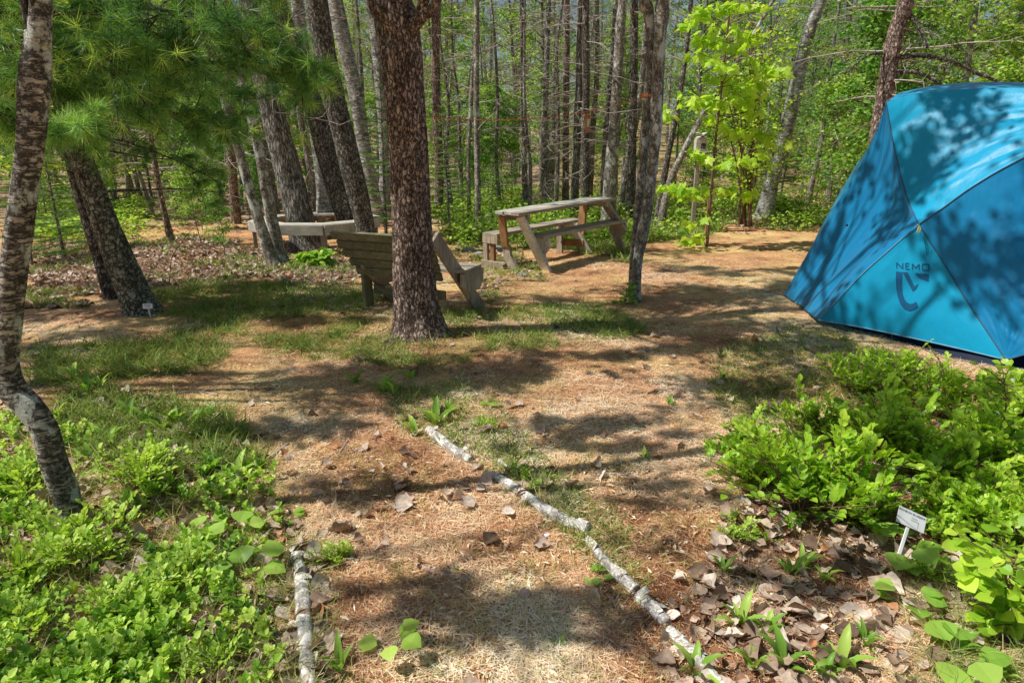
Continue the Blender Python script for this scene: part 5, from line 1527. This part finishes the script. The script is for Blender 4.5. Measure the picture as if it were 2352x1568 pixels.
# floor tub seen under the raised hem
mb = MB()
inn = lambda p, k=.22: np.array([p[0] + (4.3 - p[0]) * (.06 if p[1] < 5.5 else .16), p[1] + (6.2 - p[1]) * .10, 0])
ring_top = [tF, tC, tD, tE]
tub = [inn(p) for p in (tF, tC, (tC + tD) / 2, tD, (tD + tE) / 2, tE)] + [np.array([bG1[0] - .3, bG1[1] - .2, 0]), np.array([bG0[0] - .05, bG0[1] - .2, 0])]
tub[1:5] = [G(1904, 742), G(2090, 794), G(2304, 848), G(2430, 842)]
tp = np.array(tub); k = len(tp)
lo = tp.copy(); lo[:, 2] = terrain(lo[:, 0], lo[:, 1]) - .02; hi = tp.copy(); hi[:, 2] = .15; hi[1:5, :2] += (np.array([4.6, 6.6]) - hi[1:5, :2]) * .12
mb.add(np.vstack([lo, hi]), [[i, (i + 1) % k, k + (i + 1) % k, k + i] for i in range(k)], .5)
mb.f.append(np.array([list(range(k, 2 * k))]))
put(mb, 'floor_tub', M['tent_floor'], root)
# toggle, strap, snaps
mb = MB(); a, b_ = wpt(2111, 518, 5.3), wpt(2105, 534, 5.26)
for off in (-.008, .008):
    tube(mb, [a + [off * .3, 0, 0], (a + b_) / 2 + [off * 1.3, -.02, 0], b_ + [off, -.02, 0]], .004, 6, .5)
tube(mb, [b_ + [-.008, -.02, 0], b_ + [.008, -.02, -.004], b_ + [.008, -.02, 0]], .004, 6, .5)
put(mb, 'pull_tab', M['toggle'], root)
mb = MB(); g_ = G(2330, 885)
beam(mb, wpt(2308, 824, 4.58), wpt(2318, 842, 4.5), .035, .003, [1, 0, 0]); beam(mb, wpt(2318, 842, 4.5), g_ + [0, 0, .01], .032, .003, [1, 0, 0])
put(mb, 'stake_strap', M['strap'], root)
mb = MB(); tube(mb, [wpt(2313, 832, 4.53) + [-.03, 0, 0], wpt(2313, 832, 4.53), wpt(2313, 832, 4.53) + [.03, 0, 0]], .008, 6, .5); put(mb, 'buckle', M['tent_floor'], root)
mb = MB(); blob(mb, wpt(1945, 517, 6.0), .012, 1, 8, .1); put(mb, 'snap', M['tent_floor'], root)

# print on the door panel, cast onto the fabric
from mathutils.bvhtree import BVHTree
fm = MB(); patch(fm, Sfront)
bv = BVHTree.FromPolygons([tuple(v_) for v_ in fm.v[0]], [tuple(int(q) for q in f_) for f_ in fm.f[0]])
def on_panel(px, py):
    d = Vector(ray(px, py)).normalized(); h_ = bv.ray_cast(Vector((0, 0, H)), d)
    if h_[0] is None: return P(px, py, 5.2)
    return np.array(h_[0] - d * .004)
def crop2d(cx, cy): return ((2270 + cx / 2.85) * .784, (600 + cy / 2.85) * .784)
def decal(mb, quads, sub=8):
    for q in quads:
        q = [np.array(crop2d(*p)) for p in q]
        g = [[on_panel(*((1 - v_) * ((1 - u_) * q[0] + u_ * q[1]) + v_ * ((1 - u_) * q[3] + u_ * q[2]))) for u_ in np.linspace(0, 1, sub)] for v_ in np.linspace(0, 1, sub)]
        patch(mb, np.array(g))
def stroke(a, b_, w_):
    a = np.array(a, float); b_ = np.array(b_, float); n_ = b_ - a; n_ = np.array([-n_[1], n_[0]]) / np.hypot(*n_) * w_ / 2
    return [tuple(a - n_), tuple(b_ - n_), tuple(b_ + n_), tuple(a + n_)]
mb = MB()
x0, y0, y1, t_ = 1018, 482, 535, 9
L_ = [((1018, y0), (1018, y1 - 6)), ((1018, y0), (1068, y1 - 2)), ((1068, y0 + 3), (1068, y1)),
      ((1092, y0 + 4), (1092, y1 + 1)), ((1092, y0 + 6), (1122, y0 + 9)), ((1092, 510), (1118, 512)), ((1092, y1), (1124, y1 + 3)),
      ((1148, y0 + 8), (1148, y1 + 6)), ((1148, y0 + 8), (1176, y1 - 6)), ((1176, y1 - 6), (1205, y0 + 12)), ((1205, y0 + 12), (1205, y1 + 10)),
      ((1232, y0 + 18), (1232, y1 + 8)), ((1232, y0 + 14), (1286, y0 + 16)), ((1286, y0 + 16), (1288, y1 + 12)), ((1232, y1 + 10), (1288, y1 + 14))]
decal(mb, [stroke(a, b_, t_) for a, b_ in L_], 4)
put(mb, 'lettering', M['tent_ink'], root)
mb = MB()
left = [(1012, 556), (1010, 640), (1014, 700), (1026, 770), (1048, 828), (1082, 870), (1126, 888), (1170, 874), (1198, 850)]
inner = [(1066, 562), (1062, 640), (1062, 690), (1068, 745), (1084, 790), (1104, 815), (1130, 828), (1158, 822), (1180, 806)]
decal(mb, [[left[i], left[i + 1], inner[i + 1], inner[i]] for i in range(8)], 6)
decal(mb, [[(1067, 562), (1108, 562), (1166, 680), (1150, 722)], [(1150, 722), (1166, 680), (1200, 655), (1180, 700)]], 8)
decal(mb, [[(1170, 572), (1286, 578), (1284, 640), (1205, 610)]], 8)  # right bar left out, as if sunlight washed it from the fabric
put(mb, 'emblem', M['tent_ink'], root)

# ------------------------------------------------------------------ slatted bench seen from behind
e = np.array([.92, -.38, 0]); e = nrm(e); f = np.array([e[1] * -1, e[0], 0])
R0 = np.array([-.50, 6.06, float(terrain(-.5, 6.06))]); L0 = R0 - e * 1.13
root = empty('slatted_bench', tuple((R0 + L0) / 2), 'weathered wooden bench with a slatted back, partly hidden by the scaly middle tree', 'bench')
up = np.array([0, 0, 1.0])
def bp_(s, fwd, z): return L0 + (R0 - L0) * s + f * fwd + up * z
for q in range(5):
    z0, z1 = .36 + q * .09, .36 + (q + 1) * .09 - .005
    zc = (z0 + z1) / 2; back = -.02 - .20 * (zc - .36) / .45; ex = .0 + .17 * (zc - .3) / .45
    mb = MB(); beam(mb, bp_(-ex + .05, back, zc), bp_(.86, back, zc), .087, .032, up + f * -.42, random.uniform(.3, .7))
    put(mb, 'backrest_slat', M['wood_green'], root)
for q in range(3):
    mb = MB(); beam(mb, bp_(-.02, .10 + q * .125, .45), bp_(1.04, .10 + q * .125, .45), .118, .035, f, random.uniform(.4, .8)); put(mb, 'seat_slat', M['wood'], root)
for s_ in (.10, .985):
    mb = MB(); beam(mb, bp_(.885 if s_ > .5 else s_, -.22 if s_ > .5 else -.05, .80 if s_ > .5 else .5), bp_(1.0 if s_ > .5 else s_, .48, -.02), .14, .038, up); put(mb, 'leg', M['wood_v'], root)
    sr = s_ - .035 if s_ < .5 else .72
    mb = MB(); beam(mb, bp_(sr, .02, .50), bp_(sr, .04, -.02), .14, .038, f); put(mb, 'rear_leg', M['wood_green'], root)
    mb = MB(); prism(mb, [(.0, .0), (.44, .0), (.44, -.12), (.37, -.17), (.36, -.21), (.10, -.19), (.0, -.12)], bp_(s_ + .035, .02, .43), f, up, .038, .6); put(mb, 'seat_support', M['wood_v'], root)
mb = MB(); beam(mb, bp_(.12, .06, .20), bp_(.84, .06, .20), .09, .036, up, .2); put(mb, 'stretcher', M['wood_green'], root)

# ------------------------------------------------------------------ ring bench round the trees
cx, cy, Rr = -3.17, 10.68, 1.02
root = empty('ring_bench', (cx, cy, 0), 'wooden bench built in a ring around the leaning trunks, coloured pale as if sunlit', 'bench')
K = 8; a0 = math.radians(22)
ang = [a0 + i * 2 * PI / K for i in range(K)]
cr = lambda a, r, z: np.array([cx + math.cos(a) * r, cy + math.sin(a) * r, z])
for i in range(K):
    a, b_ = ang[i], ang[(i + 1) % K]
    for rr0, rr1 in ((Rr - .02, Rr - .155), (Rr - .165, Rr - .30)):
        mb = MB(); q = [cr(a, rr1, .45), cr(a, rr0, .45), cr(b_, rr0, .45), cr(b_, rr1, .45)]
        lo = [p - up * .035 for p in q]
        mb.add(np.array(q + lo), [[0, 1, 2, 3], [7, 6, 5, 4], [0, 4, 5, 1], [1, 5, 6, 2], [2, 6, 7, 3], [3, 7, 4, 0]], random.uniform(.4, .9)); put(mb, 'seat_board', M['wood_pale'], root)
    mb = MB(); beam(mb, cr(a + .01, Rr, .37), cr(b_ - .01, Rr, .37), .15, .03, up, random.uniform(.3, .9)); put(mb, 'fascia', M['wood_pale'], root)
    mb = MB(); beam(mb, cr(a, Rr - .07, .42), cr(a, Rr - .07, -.03), .09, .06, cr(a + 1.57, 1, 0) - [cx, cy, 0], .3); put(mb, 'leg', M['wood_v'], root)

# ------------------------------------------------------------------ picnic table of two facing seats
u_ = nrm(np.array([.615, .79, 0])); v_ = np.array([.79, -.615, 0])
P2 = np.array([.10, 8.13, 0]); tz = float(terrain(.9, 9.0))
root = empty('picnic_table', (.8, 9.2, tz), 'weathered wooden picnic table with two attached bench seats', 'picnic table')
def q_(u, v, z): return P2 + u_ * u + v_ * v + up * (z + tz)
def board(name, a, b_, w_, t_, wd, mat, tint=None):
    mb = MB(); beam(mb, a, b_, w_, t_, wd, random.uniform(.35, .75) if tint is None else tint); return put(mb, name, M[mat], root)
for k, vv in enumerate((-.065, -.198, -.331)):
    board('table_board', q_(-.02 + k * .03 - .05 * (k == 2), vv, .745), q_(2.42 - .05 * k, vv, .785), .128, .04, v_, 'wood_pale' if k else 'wood')
board('seat_board', q_(.34, .005, .44), q_(2.56, .005, .455), .24, .042, v_, 'wood', .6)
board('seat_board', q_(.10, -.575, .44), q_(2.2, -.575, .455), .25, .042, v_, 'wood', .6)
for (uu, top, mt_) in ((.22, .70, 'wood_v'), (2.18, .74, 'wood_v')):
    board('table_crosspiece', q_(uu - .03, -.42, top - .01), q_(uu - .03, .0, top - .01), .09, .04, up, 'wood_v', .4)
# near end legs
board('leg', q_(.13, -.10, .70), q_(.40, .15, -.03), .13, .045, v_, 'wood_pale', .9)  # pale board colour stands for full sun on this leg
mb = MB(); prism(mb, [(-.14, 0), (.12, 0), (.14, -.12), (.06, -.22), (.14, -.44), (.04, -.44), (-.06, -.24), (-.14, -.16)], q_(.44, .01, .42), v_, up, .045, .8); put(mb, 'leg', M['wood_pale'], root)
board('leg', q_(.06, -.34, .70), q_(.16, -.36, .30), .11, .045, v_, 'wood_warm', .5)
mb = MB(); prism(mb, [(-.05, .05), (.06, .05), (.08, -.08), (.24, -.30), (.12, -.32), (-.02, -.14)], q_(.18, -.36, .27), v_, up, .045, .4); put(mb, 'leg', M['wood_v'], root)
board('seat_support', q_(.12, -.70, .375), q_(.12, -.45, .375), .10, .04, up, 'wood_v', .6)
board('seat_post', q_(.13, -.66, .33), q_(.13, -.66, .08), .07, .05, v_, 'wood_v', .5)
board('seat_post', q_(.15, -.56, .33), q_(.15, -.56, .08), .07, .05, v_, 'wood_warm', .3)
board('skid', q_(.10, -.72, .05), q_(.16, -.36, .03), .11, .045, up, 'wood_v', .7)
# far end legs
board('leg', q_(2.05, -.36, .73), q_(2.0, -.36, .26), .12, .05, v_, 'wood_warm', .9)
board('leg', q_(2.22, -.10, .74), q_(2.42, .14, .30), .13, .045, v_, 'wood_v', .4)
mb = MB(); prism(mb, [(-.13, 0), (.13, 0), (.15, -.12), (.06, -.22), (.15, -.46), (.04, -.46), (-.08, -.22), (-.14, -.12)], q_(2.45, .02, .43), v_, up, .05, .3); put(mb, 'leg', M['wood_v'], root)
board('leg', q_(1.92, -.50, .42), q_(2.02, -.22, -.03), .13, .045, v_, 'wood_pale', .8)
board('leg', q_(1.86, -.66, .42), q_(1.86, -.64, -.03), .10, .045, v_, 'wood_v', .5)
board('seat_support', q_(1.95, -.70, .385), q_(1.95, -.38, .385), .10, .04, up, 'wood_pale', .8)
board('skid', q_(1.90, -.62, .14), q_(1.96, -.28, .14), .10, .04, up, 'wood_warm', .1)

# ------------------------------------------------------------------ rope and feeders
A_, B_ = P(984, 268, 5.55), P(1484, 222, 6.85)
pts = [A_ * (1 - t) + B_ * t - np.array([0, 0, .10 * 4 * t * (1 - t)]) for t in np.linspace(0, 1, 24)]
mb = MB(); tube(mb, pts, .0042, 6, .5)
for c_, r_ in ((P(1486, 222, 6.87), .062),):
    th = np.linspace(0, 2 * PI, 24); tube(mb, np.array([[c_[0] + math.cos(a) * r_, c_[1] + math.sin(a) * r_, c_[2]] for a in th]), .006, 5, .5, cap=False)
    tube(mb, np.array([[c_[0] + math.cos(a) * r_, c_[1] + math.sin(a) * r_, c_[2] + .014] for a in th]), .006, 5, .5, cap=False)
o = mb.build('clothes_line', M['rope'], origin=A_); tag(o, 'thin orange line strung between the scaly middle tree and the twin-stemmed tree', 'rope')
t = (1330 - 984) / 500.; hp = A_ * (1 - t) + B_ * t - np.array([0, 0, .10 * 4 * t * (1 - t)])
root = empty('hanging_feeder', tuple(hp), 'small orange-brown feeder hanging from the orange line', 'bird feeder')
mb = MB(); box(mb, hp + [0, 0, -.105], (.045, .045, .12)); put(mb, 'body', M['feeder'], root)
mb = MB(); prism(mb, [(-.04, 0), (.04, 0), (0, .035)], hp + [0, 0, -.045], [1, 0, 0], up, .06, .5); put(mb, 'roof', M['feeder'], root)
mb = MB(); box(mb, hp + [.004, -.025, -.10], (.022, .006, .07)); put(mb, 'window', M['clear'], root)
mb = MB(); tube(mb, [hp, hp + [0, 0, -.01], hp + [0, 0, -.03]], .002, 5); put(mb, 'hanger', M['rope'], root)
mb = MB(); blob(mb, hp + [0, 0, -.175], .018, 2, 10, .1); put(mb, 'perch', M['feeder'], root)

fp = P(1604, 349, 12.3); gz = float(terrain(fp[0], fp[1]))
root = empty('bird_house', (fp[0], fp[1], gz), 'pale wooden bird house on a platform behind the maple leaves', 'bird house')
mb = MB(); box(mb, fp + [0, 0, .0], (.44, .22, .02)); put(mb, 'platform', M['wood_pale'], root)
mb = MB(); box(mb, fp + [.03, 0, .12], (.20, .16, .20)); put(mb, 'body', M['wood_pale'], root)
mb = MB()
for sg in (-1, 1): beam(mb, fp + [.03, -.12, .285], fp + [.03, .12, .285], .17, .015, np.array([sg * .8, 0, -.5]) + 0, .5)
box(mb, fp + [.03, 0, .235], (.17, .15, .03)); put(mb, 'roof', M['wood_pale'], root)
mb = MB(); box(mb, fp + [.06, -.0825, .10], (.09, .005, .09)); put(mb, 'opening_shade', M['bark_dark'], root)  # thin dark plate standing for the shade inside the hole
mb = MB(); beam(mb, fp + [0, 0, -.012], [fp[0], fp[1], gz - .1], .07, .07, [1, 0, 0]); put(mb, 'post', M['wood'], root)

g_ = G(1622, 548); g_[2] -= .04; tp_ = P(1628, 458, g_[1])
mb = MB(); beam(mb, g_, tp_, .045, .03, [1, 0, 0], .6); o = mb.build('garden_stake', M['wood_warm'], origin=g_); tag(o, 'thin tan wooden stake standing beside the maple sapling', 'stake')

# ------------------------------------------------------------------ plant markers
def text_mesh(body, size, mat, Mx, name, root):
    cu = bpy.data.curves.new('txt', 'FONT'); cu.body = body; cu.size = size; cu.align_x = 'CENTER'; cu.align_y = 'CENTER'
    to = bpy.data.objects.new('txt', cu); COL.objects.link(to)
    bpy.context.view_layer.update()
    me = bpy.data.meshes.new_from_object(to.evaluated_get(bpy.context.evaluated_depsgraph_get()))
    bpy.data.objects.remove(to)
    me.transform(Mx); me.materials.clear(); me.materials.append(mat)
    o = bpy.data.objects.new(name, me); COL.objects.link(o); o.parent = root
    me.transform(Matrix.Translation(-Vector(root.location)))
    return o
def frame(c, X, Yv):
    X = nrm(X); Z = nrm(np.cross(X, Yv)); Yv = np.cross(Z, X)
    m_ = Matrix.Identity(4)
    for i in range(3): m_[i][0], m_[i][1], m_[i][2], m_[i][3] = X[i], Yv[i], Z[i], c[i]
    return m_, X, Yv, Z
base = G(2054, 1302)
TL, TR, BR_, BL = P(2073.6, 1165, 2.33), P(2134, 1192.6, 2.32), P(2116, 1221, 2.29), P(2050, 1191, 2.30)
c = (TL + TR + BR_ + BL) / 4; Mx, X, Yv, Z = frame(c, (TR - TL) + (BR_ - BL), (TL - BL) + (TR - BR_))
w_ = (np.linalg.norm(TR - TL) + np.linalg.norm(BR_ - BL)) / 2; h_ = (np.linalg.norm(TL - BL) + np.linalg.norm(TR - BR_)) / 2
root = empty('plant_marker', tuple(base), 'white tilted plant marker reading HIGHBUSH BLUEBERRY among the blueberry bushes', 'plant marker')
mb = MB(); box(mb, c, (w_, h_, .0016), np.stack([X, Yv, Z], 1), .5, .0006); put(mb, 'plate', M['white'], root)
mb = MB(); beam(mb, base + [0, 0, -.02], c - Z * .006, .014, .004, X); put(mb, 'stake', M['white'], root)
def at(dx, dy): return frame(c + X * dx + Yv * dy + Z * .0016, X, Yv)[0]
text_mesh('HIGHBUSH BLUEBERRY', .0125, M['ink'], at(.0, h_ * .33), 'lettering', root)
text_mesh('Vaccinium', .0065, M['ink'], at(.012, h_ * .1), 'small_lettering', root)
text_mesh('corymbosum', .0065, M['ink'], at(.014, -h_ * .03), 'small_lettering', root)
mb = MB(); box(mb, c + X * w_ * .26 - Yv * h_ * .2 + Z * .0012, (.0008, h_ * .36, .0005), np.stack([X, Yv, Z], 1), .5, .0001); put(mb, 'printed_line', M['ink'], root)

base = G(346, 728); c = P(339, 703, base[1] - .01); Mx, X, Yv, Z = frame(c, np.array([1, 0, .03]), np.array([0, .25, 1.0]))
root = empty('plant_marker', tuple(base), 'small white plant marker at the foot of the dark leaning trunk', 'plant marker')
mb = MB(); box(mb, c, (.095, .05, .002), np.stack([X, Yv, Z], 1), .5, .0006); put(mb, 'plate', M['white'], root)
mb = MB(); beam(mb, base + [0, 0, -.02], c - Z * .004, .014, .004, X); put(mb, 'stake', M['white'], root)
mb = MB()
for dy, ww in ((.010, .07), (-.004, .05)): box(mb, c + Yv * dy + Z * .0012, (ww, .004, .0004), np.stack([X, Yv, Z], 1), .5, .0001)
put(mb, 'printed_line', M['ink'], root)

# ------------------------------------------------------------------ fallen birch sticks
def stick(ctrl, lab, mat='bark_birch', seed=0, name='birch_log', peel=0, lift=.42):
    rows = []
    for px, py, w__ in ctrl:
        g_ = G(px, py); dep = g_[1] * CP + (H - g_[2]) * SP; r_ = w__ / 2 * dep / FPX
        rows.append([g_[0], g_[1], g_[2] + r_ * (1 - lift), r_])
    c = smooth_path(rows, 16 * len(rows))
    mb = MB(); tube(mb, c[:, :3], c[:, 3], 18, .5, lambda th, s, r: (fbm(np.cos(th) * 1.5, np.sin(th) * 1.5, s * 9, 3, seed) - .5) * r * .35)
    o = mb.build(name, M[mat], origin=c[0, :3], smooth=True); tag(o, lab, 'log')
    if peel:
        mp = MB(); rd = random.Random(seed)
        for q in range(peel):
            k = rd.randint(4, len(c) - 6); p = c[k, :3]; r_ = c[k, 3] * 1.12; tg = nrm(c[k + 1, :3] - c[k - 1, :3])
            sd = nrm(np.cross(tg, up)); nn_ = np.cross(sd, tg); Lp = rd.uniform(.015, .06); t0 = rd.uniform(-.5, 1.5)
            rd_k = rd.uniform(.1, .9)
            g = np.array([[p + tg * Lp * (uu - .5) + (sd * math.cos(t0 + tt * 1.7) + nn_ * math.sin(t0 + tt * 1.7)) * r_ * (.94 + rd_k * tt ** 3) for tt in np.linspace(0, 1, 7)] for uu in np.linspace(0, 1, 5)])
            g += RNG.normal(0, .0012, g.shape); patch(mp, g)
        pp = mp.build('peeling_bark', M['bark_birch'], parent=o, smooth=True); pp['kind'] = 'stuff'; pp.data.transform(Matrix.Translation(-Vector(c[0, :3])))
    return o
stick([(985, 992, 20), (1010, 1014, 24), (1040, 1038, 24), (1082, 1062, 20)], 'short pale birch stick below the dark lance-leaved tuft', seed=1, peel=4)
stick([(1122, 1094, 18), (1160, 1112, 22), (1205, 1142, 24), (1260, 1180, 26), (1310, 1206, 27), (1352, 1222, 28)], 'thickest birch stick, crossing the middle of the path with a dark cut end', seed=2, peel=3)
stick([(1350, 1242, 18), (1370, 1268, 22), (1394, 1300, 25), (1418, 1326, 24)], 'short birch stick just below the dark cut end of the thickest one', seed=3, peel=3)
stick([(1412, 1318, 26), (1432, 1338, 30), (1458, 1362, 30)], 'whitest piece of birch stick, between two brown broken ends', seed=8, peel=1)
stick([(1470, 1378, 32), (1500, 1406, 32), (1530, 1438, 30)], 'birch stick with torn brown bark curling off its lower end', seed=9, peel=5)
stick([(1536, 1452, 26), (1575, 1492, 28), (1610, 1530, 31), (1660, 1590, 32)], 'lowest white birch stick, running out of the bottom of the picture', seed=10, peel=3)
stick([(1455, 1366, 15), (1500, 1412, 16), (1550, 1468, 16)], 'bare brown broken wood between the white birch pieces', 'bark_red', 11)
stick([(676, 1268, 22), (688, 1310, 30), (696, 1360, 35), (698, 1420, 36), (704, 1500, 36), (712, 1600, 38)], 'white birch stick with peeling bark on the left of the path', seed=4, peel=5)
stick([(1146, 1062, 12), (1170, 1080, 14), (1200, 1096, 10)], 'little pale stick lying above the thickest birch stick', seed=5, name='stick')
stick([(64, 800, 9), (110, 802, 10), (160, 806, 8), (200, 808, 6)], 'thin pale stick on the shaded litter right of the leaning birch', 'bark_birch_far', 6, 'stick')
mbt = [([(614, 1062, 4), (640, 1036, 5), (664, 1018, 4)], 'short dark twig on the needles left of the path'), ([(966, 1300, 7), (1000, 1316, 8), (1080, 1330, 6)], 'pale flat twig in front of the curved shadow'),
       ([(1250, 1430, 4), (1300, 1405, 5), (1360, 1370, 3)], 'dark thin twig near the lower middle of the path'), ([(1340, 1080, 3), (1400, 1088, 4), (1460, 1092, 2)], 'thin straight twig above the thickest birch stick on the path'),
       ([(1400, 1140, 3), (1470, 1128, 3), (1530, 1136, 2)], 'slender twig lying right of the thickest birch stick'), ([(780, 1040, 4), (800, 1010, 3), (806, 990, 2)], 'forked dark twig below the band of shade'), ([(400, 905, 5), (450, 900, 6), (500, 908, 4)], 'pale twig on the sunlit needles at the left')]
for k, (ctrl, lab) in enumerate(mbt): stick(ctrl, lab, 'twig', 20 + k, 'twig', lift=.2)
mb = MB(); g_ = G(1256, 1231); blob(mb, g_ + [0, 0, .006], .012, 7, 12, .2, (1.2, .8, .6)); o = mb.build('pebble', M['white'], origin=g_, smooth=True); tag(o, 'small white pebble at the edge of the long curved shadow', 'pebble')
# grey fieldstones between the middle tree and the table
for k, (px, py, r_) in enumerate([(1075, 575, .09), (1100, 583, .07), (1135, 570, .10), (1060, 560, .07), (1200, 632, .06)]):
    mb = MB(); g_ = G(px, py); blob(mb, g_, r_, 30 + k, 14, .35, (1.3, 1, .5)); o = mb.build('fieldstone', M['stone'] if 'stone' in M else M['wood_pale'], origin=g_, smooth=True)
    tag(o, ['low grey stone right of the slatted bench seat', 'small grey stone beside the low grey stone by the bench', 'flat grey stone left of the far seat of the table', 'grey stone half hidden by the scaly middle tree', 'grey stone in front of the skid of the table'][k], 'stone')
